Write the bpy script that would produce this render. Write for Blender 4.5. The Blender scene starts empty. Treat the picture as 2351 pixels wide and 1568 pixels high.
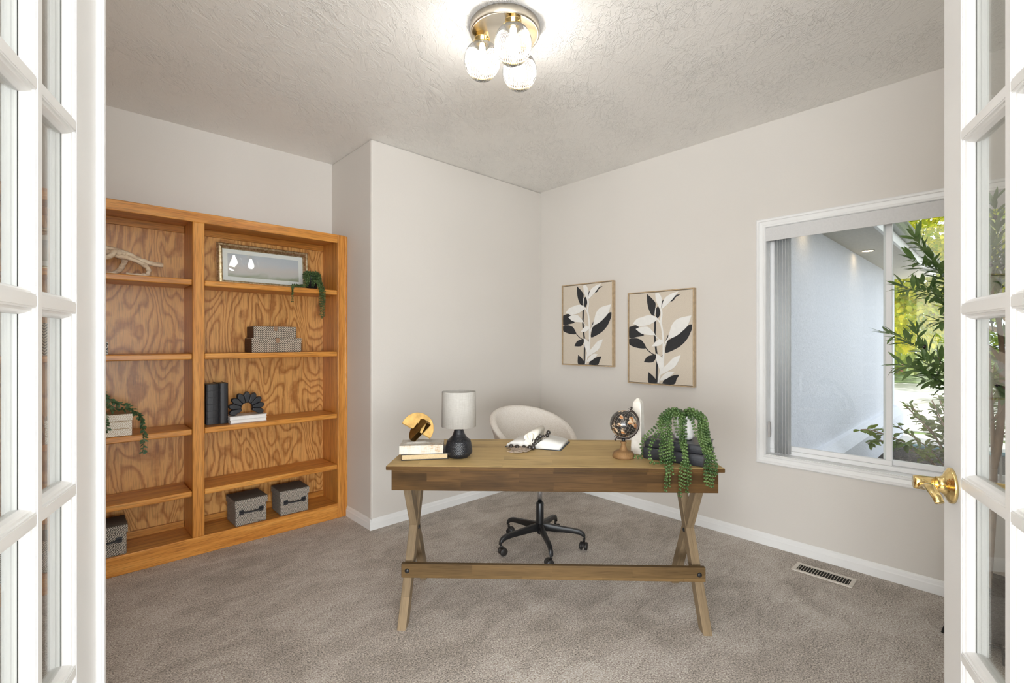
import bpy, bmesh, math, random
from math import sin, cos, pi, radians, atan2, sqrt
from mathutils import Vector, Matrix, noise

random.seed(7)
scene = bpy.context.scene
COL = scene.collection

# ------------------------------------------------------------------ camera
# World axes follow the room: +X and +Y run along its walls. The camera stands
# in the doorway that cuts the room's near corner and looks across the diagonal.
YAW = radians(-43.67)
EYE = 1.321
cam_data = bpy.data.cameras.new('camera')
cam_data.sensor_fit = 'HORIZONTAL'
cam_data.sensor_width = 36.0
cam_data.lens = 36.0 * 1085.0 / 2351.0
cam_data.clip_start = 0.02
cam_data.clip_end = 200
cam = bpy.data.objects.new('camera', cam_data)
COL.objects.link(cam)
cam.location = (0, 0, EYE)
cam.rotation_euler = (pi / 2, 0, YAW)
scene.camera = cam

# ------------------------------------------------------------------ world, sun, exposure
world = bpy.data.worlds.new('sky')
scene.world = world
world.use_nodes = True
bg = world.node_tree.nodes['Background']
bg.inputs['Color'].default_value = (0.88, 0.935, 1.0, 1)
bg.inputs['Strength'].default_value = 2.0

sun_data = bpy.data.lights.new('sun', 'SUN')
sun_data.energy = 7.0
sun_data.angle = radians(0.6)
sun_data.color = (1.0, 0.95, 0.86)
sun = bpy.data.objects.new('sun', sun_data)
COL.objects.link(sun)
sun.location = (8, 8, 9)
sun.rotation_euler = Vector((0.20, 0.72, 0.66)).to_track_quat('Z', 'Y').to_euler()

# fill light added unseen behind the doorway to brighten the room
foyer_data = bpy.data.lights.new('foyer_fill_light', 'AREA')
foyer_data.shape = 'RECTANGLE'
foyer_data.size, foyer_data.size_y = 12.0, 2.2
foyer_data.energy = 1600.0
foyer_data.color = (0.92, 0.965, 1.0)
foyer = bpy.data.objects.new('foyer_fill_light', foyer_data)
COL.objects.link(foyer)
foyer.location = (-5.5 * -sin(YAW), -5.5 * cos(YAW), 1.15)
foyer.rotation_euler = (pi / 2 + radians(15), 0, YAW)

BULB = 52.0            # strength of the ceiling fixture's bulbs

scene.view_settings.view_transform = 'Standard'
scene.view_settings.look = 'None'
scene.view_settings.gamma = 1.0
scene.view_settings.use_curve_mapping = False
scene.view_settings.exposure = 0.0
scene.cycles.max_bounces = 10
scene.cycles.diffuse_bounces = 6
scene.cycles.transparent_max_bounces = 24
scene.cycles.use_denoising = True
scene.cycles.sample_clamp_indirect = 6.0
scene.cycles.caustics_reflective = False
scene.cycles.caustics_refractive = False

# ------------------------------------------------------------------ frames of reference
RX, RY = Vector((cos(YAW), sin(YAW), 0)), Vector((-sin(YAW), cos(YAW), 0))

def C(X, Y, Z=0.0):
    """a point given as (right of camera, ahead of camera, height above floor)"""
    v = RX * X + RY * Y
    return Vector((v.x, v.y, Z))

# ------------------------------------------------------------------ materials
class M:
    def __init__(s, name):
        s.m = bpy.data.materials.new(name)
        s.m.use_nodes = True
        s.t = s.m.node_tree
        s.b = s.t.nodes['Principled BSDF']
        s.out = s.t.nodes['Material Output']
    def n(s, kind, **p):
        nd = s.t.nodes.new('ShaderNode' + kind)
        for k, v in p.items():
            if hasattr(nd, k):
                setattr(nd, k, v)
            else:
                s.put(nd.inputs[k], v)
        return nd
    def put(s, sock, v):
        if isinstance(v, bpy.types.NodeSocket):
            s.t.links.new(v, sock)
        elif isinstance(v, (tuple, list)) and sock.type == 'RGBA' and len(v) == 3:
            sock.default_value = (*v, 1)
        else:
            sock.default_value = v
    def math(s, op, a, b=0.0, c=None):
        nd = s.n('Math', operation=op)
        s.put(nd.inputs[0], a)
        s.put(nd.inputs[1], b)
        if c is not None:
            s.put(nd.inputs[2], c)
        return nd.outputs[0]
    def obj(s):
        return s.n('TexCoord').outputs['Object']
    def scaled(s, v, sc, loc=(0, 0, 0), rot=(0, 0, 0)):
        nd = s.n('Mapping')
        s.put(nd.inputs['Vector'], v)
        nd.inputs['Scale'].default_value = sc
        nd.inputs['Location'].default_value = loc
        nd.inputs['Rotation'].default_value = rot
        return nd.outputs[0]
    def jitter(s, v, amount=7.0):
        """shift a texture by an amount that differs per object"""
        r = s.n('ObjectInfo').outputs['Random']
        nd = s.n('VectorMath', operation='ADD')
        s.put(nd.inputs[0], v)
        s.put(nd.inputs[1], s.math('MULTIPLY', r, amount))
        return nd.outputs[0]
    def noise(s, v, scale, detail=3.0, rough=0.5, dist=0.0):
        nd = s.n('TexNoise')
        s.put(nd.inputs['Vector'], v)
        nd.inputs['Scale'].default_value = scale
        nd.inputs['Detail'].default_value = detail
        nd.inputs['Roughness'].default_value = rough
        nd.inputs['Distortion'].default_value = dist
        return nd.outputs['Fac']
    def ramp(s, f, stops, mode='LINEAR'):
        nd = s.n('ValToRGB')
        nd.color_ramp.interpolation = mode
        el = nd.color_ramp.elements
        while len(el) < len(stops):
            el.new(0.5)
        for e, (p, c) in zip(el, stops):
            e.position = p
            e.color = (*c, 1) if len(c) == 3 else c
        s.put(nd.inputs[0], f)
        return nd.outputs[0]
    def mix(s, f, a, b, mode='MIX'):
        nd = s.n('Mix', data_type='RGBA', blend_type=mode)
        s.put(nd.inputs[0], f)
        s.put(nd.inputs[6], a)
        s.put(nd.inputs[7], b)
        return nd.outputs[2]
    def xyz(s, v):
        nd = s.n('SeparateXYZ')
        s.put(nd.inputs[0], v)
        return nd.outputs
    def bump(s, h, strength=0.3, dist=0.002):
        nd = s.n('Bump')
        nd.inputs['Strength'].default_value = strength
        nd.inputs['Distance'].default_value = dist
        s.put(nd.inputs['Height'], h)
        s.put(s.b.inputs['Normal'], nd.outputs[0])
    def set(s, col=None, rough=None, metal=None, spec=None, **k):
        if col is not None: s.put(s.b.inputs['Base Color'], col)
        if rough is not None: s.put(s.b.inputs['Roughness'], rough)
        if metal is not None: s.put(s.b.inputs['Metallic'], metal)
        if spec is not None: s.put(s.b.inputs['Specular IOR Level'], spec)
        for a, v in k.items():
            s.put(s.b.inputs[a.replace('_', ' ')], v)
        return s

def flat(name, col, rough=0.5, metal=0.0, var=0.06, sc=40.0, bump=0.0, spec=0.5):
    """one colour with a faint procedural variation"""
    m = M(name)
    v = m.obj()
    n = m.noise(v, sc, 3)
    lo = tuple(c * (1 - var) for c in col)
    hi = tuple(min(1, c * (1 + var)) for c in col)
    m.set(m.ramp(n, [(0.3, lo), (0.7, hi)]), rough, metal, spec)
    if bump:
        m.bump(n, bump, 0.002)
    return m.m

def wall_paint():
    m = M('greige wall paint')
    v = m.n('NewGeometry').outputs['Position']
    n = m.noise(v, 110, 3, 0.55)
    m.set(m.ramp(m.noise(v, 1.2, 2), [(0.3, (0.66, 0.625, 0.58)), (0.7, (0.68, 0.645, 0.60))]), 0.55, 0, 0.3)
    m.bump(n, 0.18, 0.002)
    return m.m

def ceiling_paint():
    m = M('knockdown ceiling plaster')
    v = m.n('NewGeometry').outputs['Position']
    vv = m.scaled(v, (1, 1, 1), rot=(0, 0, YAW))
    vs = m.scaled(vv, (0.75, 1.35, 1))
    a = m.noise(vs, 9.5, 6, 0.60, 1.3)
    plate = m.ramp(a, [(0.46, (0, 0, 0)), (0.50, (1, 1, 1)), (0.60, (0.9, 0.9, 0.9)), (0.63, (0.35, 0.35, 0.35)), (0.70, (0.45, 0.45, 0.45))])
    b = m.noise(vs, 21, 4, 0.55, 1.1)
    ridge = m.ramp(b, [(0.47, (0, 0, 0)), (0.51, (1, 1, 1)), (0.56, (0, 0, 0))])
    patch = m.ramp(m.noise(vv, 2.6, 3, 0.6), [(0.38, (0.25, 0.25, 0.25)), (0.62, (1, 1, 1))])
    h = m.math('MULTIPLY', patch, m.math('ADD', m.math('MULTIPLY', plate, 0.7), m.math('MULTIPLY', ridge, 0.35)))
    m.set((0.90, 0.885, 0.855), 0.5, 0, 0.35)
    m.bump(h, 0.64, 0.007)
    return m.m

def carpet_mat():
    m = M('taupe cut pile carpet')
    v = m.n('NewGeometry').outputs['Position']
    big = m.noise(v, 2.1, 4, 0.62, 0.9)
    strokes = m.noise(m.scaled(v, (3.2, 6.5, 1), rot=(0, 0, 0.5)), 1.3, 3, 0.6, 1.2)
    f = m.math('ADD', m.math('MULTIPLY', big, 0.6), m.math('MULTIPLY', strokes, 0.5))
    base = m.ramp(f, [(0.42, (0.42, 0.378, 0.336)), (0.54, (0.51, 0.462, 0.416)), (0.68, (0.62, 0.572, 0.524))])
    sp = m.noise(v, 150, 3, 0.75)
    base = m.mix(0.9, base, m.ramp(sp, [(0.34, (0.14, 0.14, 0.14)), (0.5, (0.5, 0.5, 0.5)), (0.66, (0.86, 0.86, 0.86))]), 'OVERLAY')
    sp2 = m.noise(v, 80, 2, 0.7)
    m.set(base, 0.95, 0, 0.1)
    m.bump(m.math('ADD', sp, sp2), 0.7, 0.006)
    return m.m

def oak(name, axis, tint=1.0, cathedral=False):
    """golden oak; axis = direction of the grain (0, 1 or 2)"""
    m = M(name)
    v = m.jitter(m.obj(), 9.0)
    k = [1.0, 1.0, 1.0]
    if cathedral:
        k[axis] = 0.32
        vs = m.scaled(v, tuple(k))
        f = m.noise(vs, 3.6, 2.0, 0.5, 0.35)
        wob = m.noise(m.scaled(v, (1, 1, 1)), 28, 3)
        f = m.math('ADD', m.math('MULTIPLY', f, 21.0), m.math('MULTIPLY', wob, 0.45))
        band = m.math('FRACT', f)
        col = m.ramp(band, [(0.0, (0.40 * tint, 0.165 * tint, 0.040 * tint)), (0.28, (0.64 * tint, 0.33 * tint, 0.100 * tint)),
                            (0.72, (0.66 * tint, 0.345 * tint, 0.108 * tint)), (0.94, (0.40 * tint, 0.165 * tint, 0.042 * tint)), (1.0, (0.38 * tint, 0.155 * tint, 0.038 * tint))])
    else:
        k[axis] = 0.045
        vs = m.scaled(v, tuple(k))
        f = m.noise(vs, 30, 4, 0.6, 0.6)
        col = m.ramp(f, [(0.32, (0.46 * tint, 0.165 * tint, 0.026 * tint)), (0.52, (0.63 * tint, 0.265 * tint, 0.050 * tint)), (0.68, (0.71 * tint, 0.34 * tint, 0.080 * tint))])
    k2 = [240.0, 240.0, 240.0]
    k2[axis] = 9.0
    pores = m.noise(m.scaled(v, tuple(k2)), 1.0, 2)
    col = m.mix(0.45, col, m.ramp(pores, [(0.36, (0.25, 0.2, 0.15)), (0.50, (1, 1, 1))]), 'MULTIPLY')
    m.set(col, 0.33, 0, 0.35)
    m.b.inputs['Coat Weight'].default_value = 0.12
    m.b.inputs['Coat Roughness'].default_value = 0.18
    return m.m

def desk_wood(name, u, w, c1, c2, plank_l, plank_h, grey=0.0, rot=None):
    """stained planks glued edge to edge; u = grain axis, w = axis across"""
    m = M(name)
    v = m.obj()
    if rot:                       # boards that lean: turn the grain with them
        v = m.scaled(v, (1, 1, 1), rot=rot)
    o = m.xyz(v)
    comb = m.n('CombineXYZ')
    m.put(comb.inputs[0], o[u])
    m.put(comb.inputs[1], o[w])
    br = m.n('TexBrick', offset=0.37)
    m.put(br.inputs['Vector'], comb.outputs[0])
    for k, val in (('Scale', 1.0), ('Mortar Size', 0.0006), ('Brick Width', plank_l), ('Row Height', plank_h), ('Bias', 0.0)):
        br.inputs[k].default_value = val
    br.inputs['Color1'].default_value = (0, 0, 0, 1)
    br.inputs['Color2'].default_value = (1, 1, 1, 1)
    br.inputs['Mortar'].default_value = (0.2, 0.2, 0.2, 1)
    k = [26.0, 26.0, 26.0]
    k[u] = 1.6
    shift = m.n('VectorMath', operation='ADD')
    m.put(shift.inputs[0], v)
    m.put(shift.inputs[1], m.math('MULTIPLY', br.outputs['Color'], 3.0))
    g = m.noise(m.scaled(shift.outputs[0], tuple(k)), 1.0, 5, 0.65, 0.7)
    k3 = [7.0, 7.0, 7.0]
    k3[u] = 1.8
    blot = m.noise(m.scaled(shift.outputs[0], tuple(k3)), 1.0, 3, 0.6)
    f = m.math('ADD', m.math('MULTIPLY', g, 0.55), m.math('MULTIPLY', br.outputs['Color'], 0.30))
    f = m.math('ADD', f, m.math('MULTIPLY', blot, 0.35))
    col = m.ramp(f, [(0.30, c1), (0.80, c2)])
    dark = tuple(x * 0.45 + grey * 0.02 for x in c1)
    col = m.mix(m.ramp(blot, [(0.56, (0, 0, 0)), (0.72, (0.75, 0.75, 0.75))]), col, (dark[0] * 1.05, dark[1] * 1.15, dark[2] * 1.2))
    fine = [420.0, 420.0, 420.0]
    fine[u] = 10.0
    p = m.noise(m.scaled(v, tuple(fine)), 1.0, 2)
    col = m.mix(0.4, col, m.ramp(p, [(0.35, (0.35, 0.33, 0.3)), (0.5, (1, 1, 1))]), 'MULTIPLY')
    m.set(col, 0.5, 0, 0.12)
    m.bump(g, 0.12, 0.001)
    return m.m

def zigzag(name, dark, light, period, amp, run, sides=None):
    """chevron weave: stripes of `period` bent every `run` along the width by `amp`"""
    m = M(name)
    o = m.xyz(m.obj())
    u = m.math('ADD', o[0], o[1])
    tri = m.math('PINGPONG', u, run)
    w = m.math('ADD', o[2], m.math('MULTIPLY', tri, amp))
    st = m.math('FRACT', m.math('DIVIDE', w, period))
    col = m.ramp(st, [(0.0, dark), (0.46, dark), (0.54, light), (1.0, light)])
    thread = m.noise(m.obj(), 700, 2)
    m.set(m.mix(0.35, col, m.ramp(thread, [(0.35, (0.35, 0.3, 0.25)), (0.6, (1, 1, 1))]), 'MULTIPLY'), 0.8, 0, 0.2)
    m.bump(m.math('ADD', thread, st), 0.25, 0.001)
    return m.m

def diamonds(name, dark, light, cell, rings, share=0.5):
    """woven concentric diamonds"""
    m = M(name)
    o = m.xyz(m.obj())
    u = m.math('PINGPONG', m.math('ADD', o[0], m.math('MULTIPLY', o[1], 1.0)), cell)
    w = m.math('PINGPONG', m.math('ADD', o[2], m.math('MULTIPLY', o[1], 0.0)), cell)
    d = m.math('DIVIDE', m.math('ADD', u, w), cell * 2)
    st = m.math('FRACT', m.math('MULTIPLY', d, rings))
    col = m.ramp(st, [(0.0, dark), (share - 0.05, dark), (share + 0.05, light), (1.0, light)])
    thread = m.noise(m.obj(), 600, 2)
    m.set(m.mix(0.3, col, m.ramp(thread, [(0.35, (0.35, 0.3, 0.25)), (0.6, (1, 1, 1))]), 'MULTIPLY'), 0.85, 0, 0.2)
    m.bump(m.math('ADD', thread, st), 0.3, 0.001)
    return m.m

def glass_mat(name, tint=(1, 1, 1), refl=0.9, f0=1.45):
    m = M(name)
    m.t.nodes.remove(m.b)
    tr = m.n('BsdfTransparent')
    tr.inputs[0].default_value = (*tint, 1)
    gl = m.n('BsdfGlossy')
    gl.inputs['Color'].default_value = (refl, refl, refl, 1)
    gl.inputs['Roughness'].default_value = 0.0
    fr = m.n('Fresnel')
    # the same reflectance from both faces of the sheet
    bf = m.n('NewGeometry').outputs['Backfacing']
    m.put(fr.inputs[0], m.math('ADD', f0, m.math('MULTIPLY', bf, 1.0 / f0 - f0)))
    mx = m.n('MixShader')
    m.t.links.new(fr.outputs[0], mx.inputs[0])
    m.t.links.new(tr.outputs[0], mx.inputs[1])
    m.t.links.new(gl.outputs[0], mx.inputs[2])
    m.t.links.new(mx.outputs[0], m.out.inputs[0])
    return m.m

def leaf_mat(name, c1, c2, rough=0.45, trans=0.35, sc=30.0):
    m = M(name)
    f = m.noise(m.obj(), sc, 2)
    col = m.ramp(f, [(0.35, c1), (0.65, c2)])
    m.set(col, rough, 0, 0.4)
    if trans:
        t = m.n('BsdfTranslucent')
        m.put(t.inputs[0], col)
        mx = m.n('MixShader')
        mx.inputs[0].default_value = trans
        m.t.links.new(m.b.outputs[0], mx.inputs[1])
        m.t.links.new(t.outputs[0], mx.inputs[2])
        m.t.links.new(mx.outputs[0], m.out.inputs[0])
    return m.m

MAT = {}
MAT['wall'] = wall_paint()
MAT['ceiling'] = ceiling_paint()
MAT['carpet'] = carpet_mat()
MAT['trim'] = flat('white semi gloss trim paint', (0.81, 0.81, 0.80), 0.32, 0, 0.015, 6)
MAT['door'] = flat('white door enamel', (0.77, 0.775, 0.775), 0.30, 0, 0.015, 6)
MAT['vinyl'] = flat('white vinyl window frame', (0.82, 0.82, 0.82), 0.35, 0, 0.01, 6)
MAT['putty'] = flat('dark glazing gap', (0.03, 0.028, 0.025), 0.8)
MAT['vane'] = leaf_mat('translucent white vane', (0.90, 0.90, 0.895), (0.93, 0.93, 0.925), 0.5, 0.5)
MAT['blind'] = flat('pale grey blind fabric', (0.62, 0.615, 0.61), 0.6, 0, 0.03, 90)
MAT['pane'] = glass_mat('clear window glass', (0.97, 0.985, 0.98))
MAT['doorglass'] = glass_mat('clear door glass', (0.93, 0.945, 0.935))
MAT['oak_x'] = oak('golden oak grain lengthwise', 0)
MAT['oak_y'] = oak('golden oak grain across', 1, 0.9)
MAT['oak_z'] = oak('golden oak grain upright', 2)
MAT['oak_ply'] = oak('oak plywood cathedral grain', 2, 1.0, True)
MAT['oak_red'] = oak('reddish oak cleat', 0, 0.8)
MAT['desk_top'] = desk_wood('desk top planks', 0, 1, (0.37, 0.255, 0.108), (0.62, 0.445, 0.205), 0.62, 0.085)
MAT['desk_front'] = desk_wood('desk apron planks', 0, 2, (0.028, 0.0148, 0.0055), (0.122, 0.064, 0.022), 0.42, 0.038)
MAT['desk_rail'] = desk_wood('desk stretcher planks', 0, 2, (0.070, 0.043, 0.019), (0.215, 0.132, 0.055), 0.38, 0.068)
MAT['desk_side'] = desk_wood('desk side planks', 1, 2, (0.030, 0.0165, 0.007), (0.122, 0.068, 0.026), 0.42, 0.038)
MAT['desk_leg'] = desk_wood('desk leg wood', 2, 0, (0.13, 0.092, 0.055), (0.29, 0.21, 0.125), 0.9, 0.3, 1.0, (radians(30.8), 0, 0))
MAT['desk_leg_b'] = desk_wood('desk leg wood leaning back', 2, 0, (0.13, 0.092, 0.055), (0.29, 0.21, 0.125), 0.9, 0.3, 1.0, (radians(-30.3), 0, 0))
MAT['black_metal'] = flat('black powder coated metal', (0.012, 0.012, 0.013), 0.38, 0.0, 0.1)
MAT['black_plastic'] = flat('black plastic', (0.015, 0.013, 0.012), 0.45, 0, 0.1)
MAT['brass'] = flat('polished brass', (0.86, 0.66, 0.30), 0.10, 1.0, 0.03)
MAT['brass_aged'] = flat('brushed aged brass', (0.34, 0.215, 0.075), 0.42, 1.0, 0.25, 30)
MAT['chrome'] = flat('brushed steel', (0.62, 0.65, 0.70), 0.22, 1.0, 0.03)
MAT['white_ceramic'] = flat('white glazed ceramic', (0.78, 0.77, 0.74), 0.3, 0, 0.05, 20)
MAT['paper'] = flat('book paper', (0.80, 0.76, 0.68), 0.8, 0, 0.04, 60)
MAT['paper_white'] = flat('white page paper', (0.84, 0.83, 0.80), 0.75, 0, 0.02, 60)
MAT['black_cloth'] = flat('black book cloth', (0.018, 0.018, 0.021), 0.5, 0, 0.25, 120, 0.2)
MAT['black_leather'] = flat('black leatherette', (0.022, 0.023, 0.027), 0.36, 0, 0.2, 80, 0.15)

# ------------------------------------------------------------------ mesh builder
class MB:
    def __init__(s):
        s.v, s.f, s.sm = [], [], []
    def add(s, vs, fs, smooth=False):
        o = len(s.v)
        s.v += [Vector(p) for p in vs]
        s.f += [tuple(i + o for i in f) for f in fs]
        s.sm += [smooth] * len(fs)
    def box(s, lo, hi, mat=None):
        x0, y0, z0 = lo
        x1, y1, z1 = hi
        vs = [Vector(p) for p in ((x0, y0, z0), (x1, y0, z0), (x1, y1, z0), (x0, y1, z0), (x0, y0, z1), (x1, y0, z1), (x1, y1, z1), (x0, y1, z1))]
        if mat is not None:
            vs = [mat @ p for p in vs]
        s.add(vs, [(0, 3, 2, 1), (4, 5, 6, 7), (0, 1, 5, 4), (1, 2, 6, 5), (2, 3, 7, 6), (3, 0, 4, 7)])
        return s
    def prism(s, poly, a, b, put, smooth=False):
        """poly: 2-D outline; put(u, v, t) gives the 3-D point; swept from t=a to t=b"""
        n = len(poly)
        vs = [put(u, v, a) for u, v in poly] + [put(u, v, b) for u, v in poly]
        fs = [(i, (i + 1) % n, n + (i + 1) % n, n + i) for i in range(n)]
        fs += [tuple(range(n - 1, -1, -1)), tuple(range(n, 2 * n))]
        s.add(vs, fs, smooth)
        return s
    def lathe(s, prof, seg=32, c=(0, 0, 0), M4=None, rib=None, smooth=True, cap=True):
        """prof: list of (radius, height) about z"""
        vs, fs = [], []
        n = len(prof)
        for i in range(seg):
            a = 2 * pi * i / seg
            for (r, z) in prof:
                k = r if rib is None else r * (1 + rib(a, z))
                p = Vector((k * cos(a) + c[0], k * sin(a) + c[1], z + c[2]))
                vs.append(M4 @ p if M4 else p)
        for i in range(seg):
            j = (i + 1) % seg
            for q in range(n - 1):
                fs.append((i * n + q, j * n + q, j * n + q + 1, i * n + q + 1))
        if cap:
            if prof[0][0] > 1e-5:
                fs.append(tuple(i * n for i in range(seg - 1, -1, -1)))
            if prof[-1][0] > 1e-5:
                fs.append(tuple(i * n + n - 1 for i in range(seg)))
        s.add(vs, fs, smooth)
        return s
    def ball(s, c, r, seg=12, rings=8, sc=(1, 1, 1), M4=None):
        prof = [(r * sin(pi * k / rings), -r * cos(pi * k / rings)) for k in range(rings + 1)]
        prof[0] = (0.0, -r)
        prof[-1] = (0.0, r)
        mm = Matrix.Translation(Vector(c)) @ (M4 if M4 else Matrix.Identity(4)) @ Matrix.Diagonal((*sc, 1))
        return s.lathe(prof, seg, (0, 0, 0), mm, None, True, False)
    def tube(s, pts, rad, seg=8, smooth=True, flat=1.0, up=None):
        pts = [Vector(p) for p in pts]
        n = len(pts)
        rad = rad if isinstance(rad, (list, tuple)) else [rad] * n
        vs, fs = [], []
        t0 = (pts[1] - pts[0]).normalized()
        ref = Vector(up) if up is not None else (Vector((0, 0, 1)) if abs(t0.z) < 0.9 else Vector((1, 0, 0)))
        a = t0.cross(ref).normalized()
        for i in range(n):
            t = (pts[min(i + 1, n - 1)] - pts[max(i - 1, 0)])
            t = t.normalized() if t.length > 1e-9 else t0
            a = (a - t * a.dot(t))
            a = a.normalized() if a.length > 1e-6 else t.orthogonal().normalized()
            b = t.cross(a)
            for k in range(seg):
                th = 2 * pi * k / seg
                vs.append(pts[i] + a * (rad[i] * cos(th)) + b * (rad[i] * flat * sin(th)))
        for i in range(n - 1):
            for k in range(seg):
                l = (k + 1) % seg
                fs.append((i * seg + k, i * seg + l, (i + 1) * seg + l, (i + 1) * seg + k))
        fs.append(tuple(range(seg - 1, -1, -1)))
        fs.append(tuple((n - 1) * seg + k for k in range(seg)))
        s.add(vs, fs, smooth)
        return s
    def leaf(s, p, d, up, l, w, curl=0.15, fold=0.12):
        d = Vector(d).normalized()
        sd = d.cross(Vector(up))
        sd = sd.normalized() if sd.length > 1e-4 else d.orthogonal().normalized()
        nn = sd.cross(d)
        p = Vector(p)
        rows = [(0.0, 0.0), (0.28, 0.85), (0.6, 1.0), (0.85, 0.5), (1.0, 0.0)]
        vs = []
        for t, k in rows:
            c = p + d * (l * t) - nn * (curl * l * t * t)
            if k == 0:
                vs.append(c)
            else:
                vs += [c - sd * (w * k / 2) + nn * (fold * w * k), c, c + sd * (w * k / 2) + nn * (fold * w * k)]
        fs = [(0, 2, 1), (0, 3, 2), (1, 2, 5, 4), (2, 3, 6, 5), (4, 5, 8, 7), (5, 6, 9, 8), (7, 8, 10), (8, 9, 10)]
        s.add(vs, fs, True)
        return s
    def build(s, name, mat, parent=None, bevel=0.0, seg=2, solid=0.0, sub=0, weld=False, auto=True):
        me = bpy.data.meshes.new(name)
        me.from_pydata([tuple(p) for p in s.v], [], s.f)
        me.polygons.foreach_set('use_smooth', s.sm)
        me.update()
        bm = bmesh.new()
        bm.from_mesh(me)
        if weld:
            bmesh.ops.remove_doubles(bm, verts=bm.verts, dist=1e-5)
        bmesh.ops.recalc_face_normals(bm, faces=bm.faces)
        bm.to_mesh(me)
        bm.free()
        me.materials.append(getattr(mat, 'm', mat))
        o = bpy.data.objects.new(name, me)
        COL.objects.link(o)
        if parent is not None:
            o.parent = parent
        if sub:
            md = o.modifiers.new('subdivision', 'SUBSURF')
            md.levels = md.render_levels = sub
        if solid:
            md = o.modifiers.new('thickness', 'SOLIDIFY')
            md.thickness = solid
            md.offset = 0
        if bevel:
            md = o.modifiers.new('bevel', 'BEVEL')
            md.width = bevel
            md.segments = seg
            md.limit_method = 'ANGLE'
            md.angle_limit = radians(40)
        return o

def B(name, lo, hi, mat, parent=None, bevel=0.0, M4=None):
    return MB().box(lo, hi, M4).build(name, mat, parent, bevel)

def thing(name, label, cat, loc=(0, 0, 0), rotz=0.0, group=None):
    o = bpy.data.objects.new(name, None)
    o.empty_display_size = 0.05
    COL.objects.link(o)
    o.location = loc
    o.rotation_euler = (0, 0, rotz)
    return tag(o, label, cat, group)

def tag(o, label=None, cat=None, group=None, kind=None):
    if label: o['label'] = label
    if cat: o['category'] = cat
    if group: o['group'] = group
    if kind: o['kind'] = kind
    return o

def struct(o, label=None, cat=None):
    return tag(o, label, cat, None, 'structure')

def spline(pts, per=8):
    """Catmull-Rom through pts"""
    pts = [Vector(p) for p in pts]
    q = [pts[0] * 2 - pts[1]] + pts + [pts[-1] * 2 - pts[-2]]
    out = []
    for i in range(1, len(q) - 2):
        a, b, c, d = q[i - 1], q[i], q[i + 1], q[i + 2]
        for k in range(per):
            t = k / per
            out.append(0.5 * ((2 * b) + (c - a) * t + (2 * a - 5 * b + 4 * c - d) * t * t + (3 * b - a - 3 * c + d) * t ** 3))
    out.append(pts[-1])
    return out

def resample(pts, step):
    out = [pts[0].copy()]
    acc = 0.0
    for a, b in zip(pts, pts[1:]):
        L = (b - a).length
        while acc + L >= step and L > 1e-9:
            t = (step - acc) / L
            a = a.lerp(b, t)
            L = (b - a).length
            acc = 0.0
            out.append(a.copy())
        acc += L
    return out

def dup(root, loc, rotz=None, label=None):
    """copy a thing with its parts and their sub-parts"""
    def cp(o, parent):
        c = o.copy()
        COL.objects.link(c)
        if parent is not None:
            c.parent = parent
        for ch in list(o.children):
            cp(ch, c)
        return c
    r = cp(root, None)
    r.location = loc
    if rotz is not None:
        r.rotation_euler = (0, 0, rotz)
    if label:
        r['label'] = label
    return r

# ================================================================== THE ROOM
H = 2.743
WX = 3.319          # window wall
WB = 3.080          # wall behind the desk
WK = 3.746          # wall of the bookcase alcove
XR = 1.575          # where the alcove ends
XL = -0.36          # left wall
YN = -0.32          # near wall
T = 0.15

fl = MB()
fl.box((-9.0, -9.0, -0.12), (WX + T, WK + T, 0.0))
struct(fl.build('floor', MAT['carpet']), 'taupe cut pile carpet covering the whole floor', 'carpet')

ce = MB()
# ceiling over the room, cut along the doorway's diagonal
d0 = C(-1.1, 0.36)
d1 = C(1.1, 0.36)
poly = [(XL - T, d0.y), (d0.x, d0.y), (d1.x, d1.y), (d1.x, YN - T), (WX + T, YN - T), (WX + T, WK + T), (XL - T, WK + T)]
ce.prism([(XL - T, d0.y + 0.02), (d0.x, d0.y), (d1.x, d1.y), (WX + T, YN - T), (WX + T, WK + T), (XL - T, WK + T)], H, H + 0.15, lambda u, v, t: Vector((u, v, t)))
struct(ce.build('ceiling', MAT['ceiling']), 'off-white ceiling with knockdown plaster texture', 'ceiling')

struct(B('wall_alcove', (XL - T, WK, 0), (XR + 0.02, WK + T, H), MAT['wall']), 'greige wall above the oak bookcase', 'wall')
struct(B('wall_back', (XR, WB, 0), (WX + T, WK + T, H), MAT['wall'], None, 0.012), 'greige wall behind the desk on the left of the corner', 'wall')
struct(B('wall_left', (XL - T, d0.y, 0), (XL, WK, H), MAT['wall']), 'greige wall at the left end of the bookcase', 'wall')
struct(B('wall_near', (d1.x, YN - T, 0), (WX + T, YN, H), MAT['wall']), 'greige wall behind the right door', 'wall')

# window wall with its opening
WY0, WY1, WZ0, WZ1 = -0.13, 1.085, 0.586, 2.060
ww = MB()
ww.box((WX, YN, 0), (WX + T, WB, WZ0))
ww.box((WX, YN, WZ1), (WX + T, WB, H))
ww.box((WX, WY1, WZ0), (WX + T, WB, WZ1))
ww.box((WX, YN, WZ0), (WX + T, WY0, WZ1))
struct(ww.build('wall_right', MAT['wall']), 'greige wall with the window and two botanical pictures', 'wall')

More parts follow.
